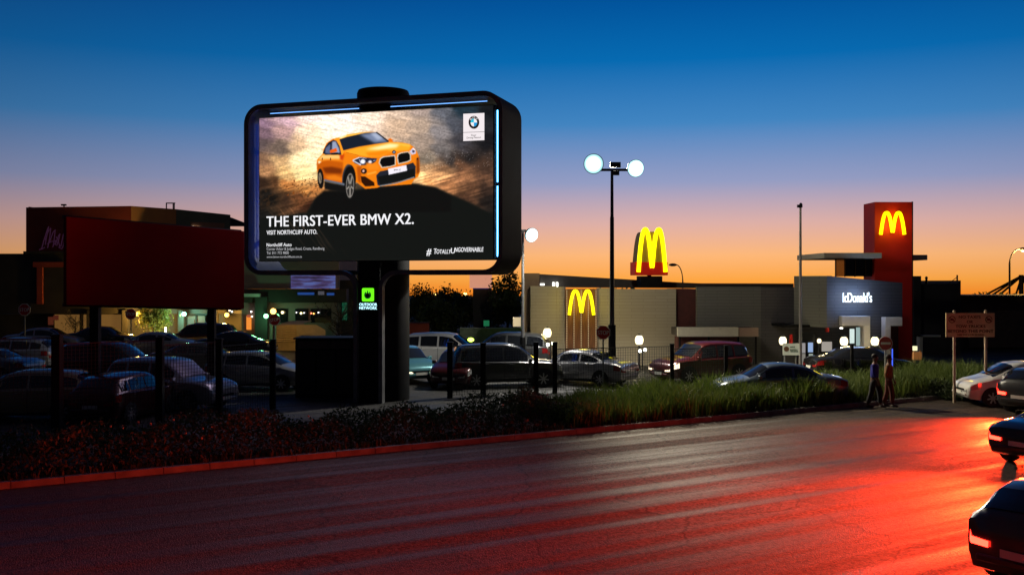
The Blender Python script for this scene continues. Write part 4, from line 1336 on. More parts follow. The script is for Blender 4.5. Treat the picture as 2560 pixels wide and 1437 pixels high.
FGLASS = bpy.data.materials.new('floodlight_glass'); FGLASS.use_nodes = True
nt = FGLASS.node_tree; bs = nt.nodes['Principled BSDF']
t_ = nt.nodes.new('ShaderNodeTexCoord'); ln = nt.nodes.new('ShaderNodeVectorMath'); ln.operation = 'LENGTH'
cr = nt.nodes.new('ShaderNodeValToRGB')                  # bright burner in the middle, dimmer bowl round it
nt.links.new(t_.outputs['Object'], ln.inputs[0]); nt.links.new(ln.outputs['Value'], cr.inputs[0])
for q_, (p_, c_) in enumerate(((0.0, (1, 1, 1, 1)), (0.2, (0.9, 1.0, 1.0, 1)), (0.31, (0.10, 0.19, 0.2, 1)), (0.42, (0.014, 0.035, 0.037, 1)))):
    e = cr.color_ramp.elements[q_] if q_ < 2 else cr.color_ramp.elements.new(p_)
    e.position = p_; e.color = c_
nt.links.new(cr.outputs[0], bs.inputs['Emission Color']); bs.inputs['Emission Strength'].default_value = 9.0
bs.inputs['Base Color'].default_value = (0.3, 0.3, 0.3, 1)


def floodhead(parent, loc, look, beam, power, r_=0.45, cone=86, col=(1.0, 0.96, 0.86), es=9.0):
    """round floodlight: bowl, glowing glass, the beam; the glass looks along look, the beam is thrown along beam"""
    q = Vector(look).normalized().to_track_quat('-Y', 'Z').to_matrix().to_4x4()
    g = MB(); g.lathe([(r_, -0.01), (r_ * 1.04, 0.0), (r_ * 0.95, 0.12), (r_ * 0.55, 0.32), (r_ * 0.25, 0.4)], 28, 'y')
    hd = g.build('lamp_head', DARKMET, parent, smooth=40)
    hd.matrix_local = Matrix.Translation(loc) @ q
    g = MB(); g.lathe([(r_ * 0.98, -0.012), (r_ * 0.8, -0.07), (r_ * 0.4, -0.11), (r_ * 0.05, -0.12)], 28, 'y')
    g.build('lamp_glass', FGLASS, hd, smooth=60)
    light('flood_beam', 'SPOT', Vector(loc) + Vector(look).normalized() * 0.45, power, col, parent, 0.3, beam, cone, 0.35)
    return hd


# the mast in front of the restaurant
D = 41.8
mast = thing('floodlight_mast', 'tall floodlight mast with two glaring white heads, in front of the restaurant', 'light mast', (PX(1530, D), D, 0))
g = MB(); g.tube([(0, 0, 0), (0, 0, 2.35)], 0.155, 14); g.tube([(0, 0, 2.35), (0, 0, 2.4)], 0.17, 14); g.build('lower_pole', BLACK, mast, smooth=40)
g = MB(); g.tube([(0, 0, 2.4), (0, 0, PZ(545, D)), (0, 0, PZ(540, D)), (0, 0, PZ(425, D))], [0.10, 0.085, 0.07, 0.06], 12); g.build('pole', DARKMET, mast, smooth=40)
zt_ = PZ(425, D)
g = MB(); g.box(-0.72, 0.95, -0.05, 0.05, zt_ - 0.05, zt_ + 0.05); g.box(-0.08, 0.36, -0.09, 0.09, zt_ + 0.1, zt_ + 0.32); g.box(-0.05, 0.30, -0.1, 0.1, zt_ - 0.22, zt_ - 0.06); g.build('cross_arm', DARKMET, mast)
floodhead(mast, (-0.78, -0.12, zt_ + 0.24), (-0.25, -1.0, -0.12), (-0.85, -0.16, -0.9), 4200, 0.41, 84)
floodhead(mast, (0.98, -0.12, zt_ + 0.05), (0.25, -1.0, -0.2), (0.75, -0.75, -0.8), 9000, 0.36, 104, (1.0, 0.86, 0.62))
light('wall_fill_light', 'POINT', (0.1, 0.9, zt_ + 0.3), 900, (1.0, 0.92, 0.75), mast, 0.3)  # unseen point lamp added behind the heads to brighten the restaurant front
# the shorter mast half hidden by the billboard
D = 45
mast = thing('floodlight_mast', 'shorter floodlight mast with one lit head at the right edge of the billboard', 'light mast', (PX(1307, D), D, 0))
g = MB(); g.tube([(0, 0, 0), (0, 0, PZ(843, D))], 0.13, 12); g.build('lower_pole', BLACK, mast, smooth=40)
g = MB(); g.tube([(0, 0, PZ(843, D)), (0, 0, PZ(575, D))], [0.075, 0.055], 12); g.box(-0.1, 0.15, -0.05, 0.05, PZ(580, D), PZ(574, D)); g.build('pole', STEEL, mast, smooth=40)
floodhead(mast, (0.40, -0.05, PZ(588, D)), (0.5, -0.9, -0.25), (0.3, -0.1, -1.0), 1500, 0.32, 110)
g = MB(); g.box(-0.44, -0.09, -0.04, 0, PZ(816, D), PZ(793, D)); g.build('notice_plate', mat('cream_notice', (0.7, 0.6, 0.4), 0.6, emit=(0.7, 0.5, 0.25), es=0.25), mast)


def street_lamp(label, px, y_top, D, reach, r_, lit=None, base=None, power=0, h_arm=0.6):
    z = PZ(y_top, D)
    t = thing('street_lamp', label, 'street lamp', (PX(px, D), D, 0))
    pts = [(0, 0, -0.05), (0, 0, z * 0.6), (0, 0, z - h_arm * 1.2)]
    for i in range(1, 7):
        a = R(90 * i / 6)
        pts.append((reach * (1 - math.cos(a)), 0, z - h_arm * 1.2 + h_arm * 1.2 * math.sin(a)))
    g = MB(); g.tube(pts, [r_] * 3 + [r_ * 0.7] * 6, 8); g.build('pole', DARKMET, t, smooth=50)
    s = 1 if reach > 0 else -1
    g = MB(); g.ball((reach + s * 0.25, 0, z), 0.3, 10, (1, 0.5, 0.35)); g.build('lamp_head', DARKMET, t, smooth=60)
    if lit:
        g = MB(); g.ball((reach + s * 0.28, 0, z - 0.12), 0.24, 10, (1, 0.6, 0.4)); g.build('lamp_glass', glow('lamp_glass_%d' % px, lit, 8), t, smooth=60)
        light('lamp_light', 'POINT', (reach + s * 0.28, 0, z - 0.4), power, lit, t, 0.2)
    return t


street_lamp('thin curved unlit street lamp behind the restaurant roof', 1707, 662, 70, -0.45, 0.05, h_arm=1.0)
street_lamp('curved street lamp glowing orange at the right edge', 2524, 622, 72, 0.75, 0.07, (1.0, 0.55, 0.12), power=1200, h_arm=0.9)
for px, py, D, lb in ((1087, 735, 100, 'small distant street lamp over the dark trees'), (1163, 736, 95, 'bright yellow distant street lamp left of the pale board'), (1208, 713, 90, 'yellow street lamp against the pale board')):
    t = thing('distant_lamp', lb, 'street lamp', (PX(px, D), D, -0.1))
    z = PZ(py, D) + 0.1
    g = MB(); g.tube([(0, 0, 0), (0, 0, z)], 0.05, 6); g.build('pole', DARKMET, t)
    g = MB(); g.ball((0, -0.1, z), 0.17 if px != 1087 else 0.12, 8); g.build('lamp_globe', glow('yellow_lamp_globe', (1.0, 0.72, 0.2), 9), t)


def lamp_post(label, px, py, D, r_=0.2, power=70, es=22, small=True, z0=0.0):
    es = 2.6
    q = P(px, py, D)
    t = thing('lamp_post', label, 'lamp', (q.x, q.y, z0), 0, 'lamp posts round the restaurant')
    g = MB(); g.tube([(0, 0, 0), (0, 0, q.z - r_)], 0.05, 8); g.lathe([(r_ * 0.7, q.z - r_), (r_ * 0.5, q.z - r_ * 0.8)], 10); g.build('pole', DARKMET, t)
    g = MB(); g.ball((0, 0, q.z), r_, 14, (0.85, 0.85, 1.1)); g.build('globe', glow('lamp_globe_warm', (1.0, 0.86, 0.5), es), t, smooth=60)
    g = MB(); g.lathe([(r_ * 0.6, q.z + r_ * 0.95), (r_ * 0.1, q.z + r_ * 1.3)], 10); g.build('cap', DARKMET, t)
    light('globe_light', 'POINT', (0, 0, q.z), power, WARM, t, r_)
    return t


for a in (('globe lamp post by the left wall of the restaurant', 1368, 832, 48.3, 0.24, 150), ('globe lamp post by the wide blank wall right of the stop sign', 1598, 850, 48.0, 0.24, 150), ('globe lamp post left of the small green white sign', 1957, 852, 46.5, 0.21, 90),
          ('globe lamp post left of the entrance door', 2110, 853, 45.0, 0.21, 80), ('globe lamp post between the white portal frames', 2187, 853, 45.2, 0.21, 80), ('slim lamp post beside the lit posters', 2048, 852, 46.0, 0.11, 25)):
    lamp_post(*a)
q = P(683, 778, 58)
t = thing('lamp_post', 'orange lamp post above the tilted stop sign', 'lamp', (q.x, q.y, 0), 0)
g = MB(); g.tube([(0, 0, 0), (0, 0, q.z - 0.14)], 0.05, 8); g.build('pole', DARKMET, t)
g = MB(); g.ball((0, 0, q.z), 0.17, 12); g.build('globe', glow('orange_globe', (1.0, 0.5, 0.1), 6), t, smooth=60)
light('globe_light', 'POINT', (0.1, -0.05, q.z), 260, (1.0, 0.52, 0.10), t, 0.15)
for px, py, lb in ((1376, 862, 'pair of small white ground lights under the left wall lamp'), (1606, 878, 'pair of small white ground lights under the blank wall')):
    t = thing('twin_spotlight', lb, 'lamp', (PX(px, 47.5), 47.5, 0))
    z = PZ(py, 47.5)
    g = MB(); g.tube([(0, 0, 0), (0, 0, z)], 0.03, 6); g.box(-0.15, 0.15, -0.03, 0.03, z - 0.02, z + 0.02); g.build('stand', DARKMET, t)
    for s in (-1, 1):
        g = MB(); g.ball((s * 0.12, -0.05, z + 0.05 + s * 0.03), 0.075, 8); g.build('bulb', glow('white_bulb', (1, 1, 0.8), 10), t)
t = thing('green_lamp', 'small yellow green lamp among the parked cars right of the pole', 'lamp', (PX(1177, 52), 52, 0))
g = MB(); g.tube([(0, 0, 0), (0, 0, PZ(849, 52))], 0.03, 6); g.build('pole', DARKMET, t)
g = MB(); g.ball((0, 0, PZ(849, 52)), 0.15, 10, (1.1, 1, .7)); g.build('globe', glow('yellow_green_globe', (0.6, 1.0, 0.08), 6), t)
light('globe_light', 'POINT', (0, -0.3, PZ(847, 52)), 25, (0.6, 1, 0.1), t, 0.1)

# flag pole without a flag
D = 44.5
t = thing('flag_pole', 'tall bare pale flag pole left of the red tower', 'flag pole', (PX(2001, D), D, 0))
g = MB(); g.tube([(0, 0, 0), (0, 0, PZ(690, D)), (0, 0, PZ(516, D))], [0.075, 0.065, 0.05], 10); g.build('pole', mat('pale_pole', (0.5, 0.46, 0.42), 0.5, metal=0.2, var=0.1), t, smooth=50)
g = MB(); g.box(-0.14, 0.08, -0.06, 0.06, PZ(519, D), PZ(512, D)); g.ball((0.02, 0, PZ(511, D)), 0.07, 8); g.build('truck_cap', DARKMET, t)

# ------------------------------------------------------------------ road signs
def octagon(r_, y0, y1):
    return MB().prism([(r_ * math.cos(R(22.5 + 45 * k)), r_ * math.sin(R(22.5 + 45 * k))) for k in range(8)], y0, y1)


def stop_sign(label, px, py, D, rad, roll=0.0, yaw=0.0, bright=1.0):
    q = P(px, py, D)
    t = thing('stop_sign', label, 'stop sign', (q.x, q.y, 0), yaw, 'stop signs in the car park')
    g = MB(); g.tube([(0, 0.04, 0), (0, 0.04, q.z - 0.1)], 0.035, 8); g.build('post', STEEL, t)
    pl = octagon(rad, 0, 0.02).build('plate', WHITESIGN, t)
    pl.location = (0, 0, q.z); pl.rotation_euler = (0, roll, 0)
    octagon(rad * 0.90, -0.006, -0.001).build('red_face', REDSIGN, pl)
    text('lettering', 'STOP', WHITESIGN, pl, -rad * 0.72, -0.010, -rad * 0.27, rad * 1.44, rad * 0.56, 0.015)
    return t


stop_sign('stop sign in front of the restaurant wall, beside the mast', 1508, 831, 39.5, 0.30)
stop_sign('bright stop sign beside the orange lantern and lit tree', 327, 785, 58, 0.34)
stop_sign('stop sign at the far left edge against the dark shops', 61, 774, 56, 0.36)
stop_sign('tilted dim stop sign above the cream louvred box', 686, 799, 55, 0.34, roll=R(-10))
# no entry
D = 39.0
q = P(2214, 858, D)
t = thing('no_entry_sign', 'round red no entry sign with white bar before the red tower', 'sign', (q.x, q.y, 0))
g = MB(); g.tube([(0, 0.04, 0), (0, 0.04, q.z)], 0.035, 8); g.build('post', STEEL, t)
g = MB(); g.lathe([(0.275, 0.0), (0.275, 0.02)], 32, 'y', (0, 0, q.z)); pl = g.build('plate', WHITESIGN, t)
g = MB(); g.lathe([(0.258, -0.006), (0.258, -0.001)], 32, 'y', (0, 0, q.z)); g.build('red_face', REDSIGN, t)
g = MB(); g.box(-0.19, 0.19, -0.012, -0.008, q.z - 0.045, q.z + 0.045); g.build('white_bar', WHITESIGN, t)
D = 40.5
t = thing('blue_light_post', 'thin blue glowing strip on a post below the no entry sign', 'light post', (PX(2231, D), D, 0))
g = MB(); g.tube([(0, 0.06, 0), (0, 0.06, PZ(868, D))], 0.04, 6); g.build('post', BLACK, t)
g = MB(); g.box(-0.018, 0.018, -0.005, 0.015, PZ(932, D), PZ(872, D)); g.build('light_strip', glow('blue_strip', (0.05, 0.12, 1.0), 1.6), t)
# yellow notice board
D = 34.5
nb = thing('notice_board', 'tan notice board with dark lettering on two posts near the right edge', 'sign', (PX(2426, D), D, 0))
S = D / F
BOARD = mat('ochre_board', (0.75, 0.60, 0.32), 0.6, var=0.1, scale=2)
DKR = mat('dark_red_lettering', (0.05, 0.008, 0.008), 0.6)
zc_ = PZ(812.5, D)
g = MB(); g.box(-61 * S, 61 * S, 0, 0.03, zc_ - 30 * S, zc_ + 30 * S); g.build('board', BOARD, nb)
for px in (2388.5, 2467):
    g = MB(); g.tube([((px - 2426) * S, 0.085, 0), ((px - 2426) * S, 0.085, PZ(776, D))], 0.05, 10); g.build('post', mat('pale_post', (0.42, 0.34, 0.24), 0.6, var=0.1), nb, smooth=50)
for s_, xa, xb, yb, yt in (("NO TAXI'S", 2397, 2451, 795.5, 788.5), ('OR', 2417, 2432, 807.5, 800.5), ('TOW TRUCKS', 2389, 2463, 818.8, 811.5), ('BEYOND THIS POINT', 2369.5, 2483, 831, 823.5)):
    text('lettering', s_, DKR, nb, (xa - 2426) * S, -0.006, PZ(yb, D), (xb - xa) * S, (yb - yt) * S, 0.02)
g = MB(); xx = 2393.0                      # a line of small print too fine to read
while xx < 2459:
    w_ = random.uniform(1.4, 2.6); g.box((xx - 2426) * S, (xx + w_ - 2426) * S, -0.006, -0.002, PZ(838, D), PZ(835 + random.uniform(-0.3, 0.5), D)); xx += w_ + random.choice((0.6, 0.6, 1.8))
o = g.build('print_line', mat('rust_lettering', (0.16, 0.04, 0.012), 0.6), nb); o['kind'] = 'stuff'
RUST = mat('rust_lettering', (0.16, 0.04, 0.012), 0.6)
for px in (2380, 2472):
    x_ = (px - 2426) * S; z_ = PZ(798.5, D); r_ = 8.8 * S
    g = MB(); g.prism(arc(x_, z_, r_, 0, 350, 24) + arc(x_, z_, r_ * 0.8, 350, 0, 24), -0.009, -0.002); g.build('ban_ring', RUST, nb)
    g = MB(); a_ = R(-40); dx_, dz_ = math.cos(a_) * r_ * 0.85, math.sin(a_) * r_ * 0.85; nx_, nz_ = -math.sin(a_) * r_ * 0.1, math.cos(a_) * r_ * 0.1
    g.prism([(x_ - dx_ - nx_, z_ - dz_ - nz_), (x_ + dx_ - nx_, z_ + dz_ - nz_), (x_ + dx_ + nx_, z_ + dz_ + nz_), (x_ - dx_ + nx_, z_ - dz_ + nz_)], -0.012, -0.0095); g.build('ban_bar', RUST, nb)
    g = MB(); g.prism([(x_ - .55 * r_, z_ - .28 * r_), (x_ + .55 * r_, z_ - .28 * r_), (x_ + .55 * r_, z_), (x_ + .25 * r_, z_ + .3 * r_), (x_ - .3 * r_, z_ + .3 * r_), (x_ - .55 * r_, z_)], -0.006, -0.002); g.build('vehicle_pictogram', RUST, nb)
# small pale sign on two posts before the restaurant
D = 43.5
S = D / F
ps = thing('pale_sign', 'small pale green white sign on two legs left of the flag pole', 'sign', (PX(1978, D), D, 0))
zc_ = PZ(873, D)
g = MB(); g.box(-21 * S, 21 * S, 0, 0.03, zc_ - 14.5 * S, zc_ + 14.5 * S); g.build('board', mat('pale_sign_board', (0.6, 0.62, 0.52), 0.5, emit=(0.45, 0.5, 0.38), es=0.25), ps)
for dx in (-15, 13):
    g = MB(); g.tube([(dx * S, 0.07, 0), (dx * S, 0.07, zc_ + 15 * S)], 0.04, 8); g.build('post', STEEL, ps)
g = MB(); g.lathe([(6.5 * S, -0.008), (6.5 * S, -0.002)], 20, 'y', (-12 * S, 0, zc_ + 1 * S)); g.build('badge', mat('brown_badge', (0.2, 0.1, 0.05), 0.6), ps)
GRL = mat('green_lettering', (0.08, 0.13, 0.07), 0.6)
for k, (x0_, x1_, z_) in enumerate(((-3, 8, 6), (-3, 16, -1), (-2, 17, -5))):
    g = MB()
    xx = x0_
    while xx < x1_:
        w_ = random.uniform(1.2, 2.2); g.box(xx * S, (xx + w_) * S, -0.006, -0.002, zc_ + (z_ - 1.6) * S, zc_ + (z_ + random.uniform(1.2, 2)) * S); xx += w_ + 0.7
    o = g.build('print_line', GRL, ps); o['kind'] = 'stuff'
# ordering boards under the canopy
D = 46.3
mbd = thing('menu_board', 'tall lit blue white menu screens left of the entrance', 'menu board', (PX(2020, D), D, 0))
S = D / F
g = MB(); g.box(-18 * S, 18 * S, 0, 0.25, 0, PZ(832, D)); g.build('housing', BLACK, mbd)
for xa, xb, ya, yb, c_ in ((-17, -7, 857, 882, (0.35, 0.33, 0.33)), (-17, -7, 884, 912, (0.25, 0.23, 0.2)), (0, 12, 856, 880, (0.35, 0.5, 0.8)), (2, 12, 884, 895, (0.35, 0.4, 0.35)), (2, 12, 897, 913, (0.3, 0.5, 0.85))):
    g = MB(); g.box(xa * S, xb * S, -0.03, 0, PZ(yb, D), PZ(ya, D)); g.build('screen', glow('menu_screen_%d%d' % (xa, ya), c_, 0.8), mbd)
# order speaker post right of the tower
D = 44
t = thing('order_post', 'lit orange drive-through order post right of the red tower', 'order post', (PX(2290, D), D, 0))
S = D / F
g = MB(); g.box(-5 * S, -2 * S, 0, 0.1, 0, PZ(876, D)); g.box(10 * S, 13 * S, 0, 0.1, 0, PZ(876, D)); g.build('leg', mat('orange_frame', (0.35, 0.2, 0.1), 0.6), t)
g = MB(); g.box(-6 * S, 14 * S, -0.02, 0.14, PZ(899, D), PZ(880, D)); g.build('panel', mat('orange_panel', (0.5, 0.22, 0.08), 0.6, emit=(0.4, 0.15, 0.04), es=0.3), t)
g = MB(); g.box(-6 * S, 3 * S, -0.02, 0.12, PZ(876, D), PZ(865, D)); g.build('lamp', glow('pale_lamp_box', (0.9, 0.85, 0.5), 1.2), t)
# pale board on a pole in the distance and a dark pillar sign
t = thing('pale_board', 'pale pink blank board on a dark pillar against the sunset', 'billboard', (PX(1207, 68), 68, 0))
S = 68 / F
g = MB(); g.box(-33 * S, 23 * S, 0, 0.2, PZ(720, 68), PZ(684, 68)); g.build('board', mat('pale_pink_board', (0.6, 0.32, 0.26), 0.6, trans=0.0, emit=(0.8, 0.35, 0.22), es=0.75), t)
g = MB(); g.box(-25 * S, 22 * S, 0.25, 0.9, 0, PZ(721, 68)); g.build('pillar', SHOPW, t)
g = MB(); g.box(-25.5 * S, 22.5 * S, 0.2, 0.95, PZ(722, 68), PZ(719.5, 68)); g.build('blue_edge', glow('dim_blue_edge', (0.03, 0.03, 0.25), 0.35), t)
t = thing('green_box_sign', 'small dim green box sign on a post behind the cars', 'sign', (PX(1216, 60), 60, 0))
g = MB(); g.tube([(0, 0.1, 0), (0, 0.1, PZ(812, 60))], 0.04, 6); g.build('post', DARKMET, t)
g = MB(); g.box(-0.17, 0.17, 0, 0.15, PZ(815, 60), PZ(801, 60)); g.build('box', glow('dim_green_box', (0.02, 0.25, 0.10), 0.5), t)
# low wall behind the cars
t = thing('low_wall', 'low grey green wall behind the parked cars left of the restaurant', 'wall', (0, 0, 0))
g = MB(); pbox(g, 1150, 1312, 822, GB(56), 56, 0.25); g.build('wall', mat('grey_green_wall', (0.24, 0.27, 0.22), 0.85, var=0.2), t)
g = MB(); pbox(g, 1150, 1312, 819.5, 821.8, 55.95, 0.35); g.build('coping', mat('pale_coping', (0.4, 0.42, 0.36), 0.8), t)
t = thing('red_wall', 'low dark red wall just right of the billboard pole', 'wall', (0, 0, 0))
g = MB(); pbox(g, 1000, 1072, 808, GB(58), 58, 0.3); g.build('wall', REDB, t)
g = MB(); pbox(g, 999, 1073, 806, 807.8, 57.95, 0.4); g.build('coping', MAROON, t)

# ------------------------------------------------------------------ static board seen from behind, on two posts
sb = thing('red_board', 'large dark red blank board on two black posts at the left', 'billboard', (0, 0, 0))
cTL, cTR, cBR, cBL = P(165, 541, 30.3), P(611, 578, 34.5), P(611, 772, 34.5), P(165, 762, 30.3)
nn = (cTR - cTL).cross(cBL - cTL).normalized()
if nn.y < 0:
    nn = -nn
g = MB(); v = [cBL, cBR, cTR, cTL]; v += [p + nn * 0.22 for p in v]
g.add(v, [(0, 1, 2, 3), (7, 6, 5, 4), (0, 4, 5, 1), (1, 5, 6, 2), (2, 6, 7, 3), (3, 7, 4, 0)])
g.build('panel', mat('dark_red_board', (0.13, 0.003, 0.0025), 0.85, var=0.12, scale=0.8, spec=0.05), sb, bevel=0.02)
for a, b in ((cBL, cBR), (cTL, cTR)):
    g = MB(); g.tube([a + nn * 0.25, b + nn * 0.25], 0.06, 6); g.build('rail', BLACK, sb)
for px, D, w in ((226, 30.95, 0.135), (521, 33.65, 0.12)):
    x_ = PX(px, D)
    g = MB(); g.box(x_ - w, x_ + w, D + 0.25, D + 0.5, 0, PZ(600, D)); g.build('post', BLACK, sb)

# ------------------------------------------------------------------ mesh fence
FEN = mat('dark_green_fence', (0.02, 0.024, 0.02), 0.5, metal=0.2)
posts = [(-70, 838, 1095, .12), (143, 840, 1085, .12), (400, 846, 1062, .10), (548, 850, 1042, .095), (682, 852, 1022, .085), (1125, 858, 994, .1), (1208, 860, 990, .1), (1340, 858, 984, .09), (1387, 858, 982, .09), (1680, 862, 970, .075), (1815, 866, 966, .07), (2130, 862, 956, .06)]
gp = [(Vector((PX(px, GD(yb)), GD(yb), 0)), PZ(yt, GD(yb)), w) for px, yt, yb, w in posts]
for k, (p, h, w) in enumerate(gp):
    lb = ['off the left edge', 'beside the beige car', 'behind the red hatchback', 'before the silver people carrier', 'left of the black cabinet', 'just right of the billboard pole', 'before the dark cars', 'behind the dark off-roader', 'before the silver saloon', 'right of the blank wall', 'before the maroon off-roader', 'left of the walking people'][k]
    t = thing('fence_post', 'black fence post ' + lb, 'fence post', p, 0, 'posts of the car park fence')
    g = MB(); g.box(-w, w, -w, w, 0, h); g.build('post', BLACK, t, bevel=0.01)
    g = MB(); g.box(-w * 1.12, w * 1.12, -w * 1.12, w * 1.12, h + 0.002, h + 0.05); g.build('cap', BLACK, t)
for k, (i, j) in enumerate(((0, 1), (1, 2), (2, 3), (3, 4), (5, 6), (6, 7), (8, 9), (9, 10))):
    a, b = gp[i][0], gp[j][0]
    h = min(gp[i][1], gp[j][1]) - 0.05
    d = (b - a).normalized(); L = (b - a).length
    t = thing('mesh_panel', 'dark wire mesh fence panel ' + ['at the left edge', 'over the beige and red cars', 'over the silver people carrier', 'over the white car front', 'over the dark teal car', 'over the dark off-roader', 'over the silver saloon', 'over the maroon off-roader'][k], 'fence', a, math.atan2(d.y, d.x), 'mesh panels of the car park fence')
    g = MB()
    sp_ = 0.105
    wv, wh = (0.005, 0.005)
    x_ = gp[i][2] + 0.05
    while x_ < L - gp[j][2]:
        g.box(x_ - wv, x_ + wv, -wv, wv, 0.08, h); x_ += sp_
    o = g.build('upright_wires', FEN, t); o['kind'] = 'stuff'
    g = MB(); z_ = 0.1
    while z_ < h:
        g.box(gp[i][2], L - gp[j][2], -wh + 0.012, wh + 0.012, z_ - wh, z_ + wh); z_ += sp_
    g.box(gp[i][2], L - gp[j][2], -0.015, 0.015, h - 0.02, h + 0.01)
    o = g.build('cross_wires', FEN, t); o['kind'] = 'stuff'

# black cabinet beside the billboard pole
D = 36.2
cabn = thing('black_cabinet', 'big black cabinet between the fence and the billboard pole', 'cabinet', (PX(738, D), D, 0))
S = D / F
g = MB(); g.box(0, 152 * S, 0, 1.4, 0, PZ(848, D)); g.build('body', BLACK, cabn, bevel=0.02)
for k in range(3):
    g = MB(); g.box((4 + k * 50) * S, (50 + k * 50) * S, -0.025, 0, 0.15, PZ(875, D)); g.build('door', mat('black_door', (0.016, 0.015, 0.016), 0.35, var=0.3), cabn, bevel=0.008)
g = MB(); g.box(8 * S, 140 * S, -0.02, 0, PZ(871, D), PZ(852, D)); g.build('vent_panel', mat('brown_vent', (0.06, 0.035, 0.03), 0.5, var=0.4, scale=6), cabn)
g = MB(); g.box(-0.05, 154 * S, -0.08, 1.45, PZ(848, D) + 0.003, PZ(844, D)); g.build('roof', BLACK, cabn)
# cream louvred box
D = 61
lbx = thing('louvred_box', 'cream louvred plant box with sloped top below the tilted stop sign', 'plant box', (PX(690, D), D, 0))
S = D / F
CRB = mat('cream_box', (0.55, 0.45, 0.26), 0.6, var=0.1)
g = MB(); g.box(0, 52 * S, 0.06, 2.2, 0, PZ(812, D)); g.add([(52 * S, 0.06, 0), (118 * S, 0.7, 0), (118 * S, 0.7, PZ(826, D)), (96 * S, 0.5, PZ(812, D)), (52 * S, 0.06, PZ(812, D))], [(0, 1, 2, 3, 4)])
g.build('body', CRB, lbx)
g = MB(); g.add([(0, 0.0, PZ(812, D)), (52 * S, 0.0, PZ(812, D)), (78 * S, 1.6, PZ(804, D)), (22 * S, 1.6, PZ(804, D)), (0, 0, PZ(813, D)), (52 * S, 0, PZ(813, D))], [(0, 1, 2, 3), (0, 4, 5, 1)]); g.build('lid', CRB, lbx)
z_ = PZ(815, D)
while z_ > 0.6:
    g = MB(); g.add([(0.02, 0.05, z_), (52 * S - .02, 0.05, z_), (52 * S - .02, -0.03, z_ - 0.085), (0.02, -0.03, z_ - 0.085), (0.02, 0.05, z_ - 0.1), (52 * S - .02, 0.05, z_ - 0.1)], [(0, 1, 2, 3), (3, 2, 5, 4), (0, 3, 4), (1, 5, 2)]); g.build('louvre', CRB, lbx)
    z_ -= 0.125

# ------------------------------------------------------------------ cars
CT = {
    'sedan': dict(L=4.5, W=0.88, wb=1.33, wr=0.315, st=[(-2.25, .80, .42, .70, .73), (-2.2, .90, .33, .84, .90), (-2.0, .96, .25, .90, 1.00), (-1.6, .99, .22, .93, 1.05), (-1.38, 1, .22, .93, 1.08), (-.8, 1, .2, .93, 1.35), (-.45, 1, .2, .92, 1.42), (0, 1, .2, .91, 1.44), (.35, 1, .2, .90, 1.41), (.55, 1, .2, .89, 1.35), (1.15, 1, .2, .88, 1.0), (1.3, .99, .2, .86, .96), (1.8, .96, .2, .79, .88), (2.1, .90, .24, .71, .78), (2.2, .84, .28, .63, .70), (2.25, .72, .35, .55, .60)], win=[(-1.15, -.38), (-.3, .75)], fs=(.52, 1.14), rs=(-1.36, -.82)),
    'hatch': dict(L=4.0, W=0.86, wb=1.22, wr=0.305, st=[(-2.0, .80, .40, .72, .76), (-1.96, .90, .30, .92, 1.0), (-1.85, .95, .25, .95, 1.16), (-1.55, .98, .22, .96, 1.38), (-1.3, 1, .2, .95, 1.45), (-.6, 1, .2, .93, 1.5), (0, 1, .2, .92, 1.5), (.3, 1, .2, .91, 1.46), (.5, 1, .2, .90, 1.40), (1.15, 1, .2, .90, 1.03), (1.3, .98, .2, .87, .97), (1.65, .95, .22, .80, .88), (1.88, .88, .25, .71, .78), (1.96, .82, .3, .62, .70), (2.0, .7, .36, .55, .6)], win=[(-1.6, -1.15), (-1.08, -.25), (-.18, .78)], fs=(.47, 1.14), rs=(-1.87, -1.56)),
    'suv': dict(L=4.5, W=0.92, wb=1.36, wr=0.36, st=[(-2.25, .82, .48, .85, .9), (-2.2, .92, .36, 1.02, 1.12), (-2.1, .96, .3, 1.06, 1.34), (-1.9, .98, .28, 1.06, 1.62), (-1.7, 1, .26, 1.05, 1.70), (-.8, 1, .26, 1.03, 1.76), (0, 1, .26, 1.02, 1.76), (.35, 1, .26, 1.02, 1.70), (.5, 1, .26, 1.01, 1.63), (1.1, 1, .26, 1.0, 1.16), (1.25, .99, .26, .99, 1.11), (1.8, .97, .27, .95, 1.05), (2.1, .92, .3, .86, .96), (2.2, .87, .34, .74, .84), (2.25, .78, .4, .65, .7)], win=[(-1.95, -1.2), (-1.1, -.28), (-.18, .75)], fs=(.48, 1.08), rs=(-2.11, -1.9)),
}
CMESH = {}


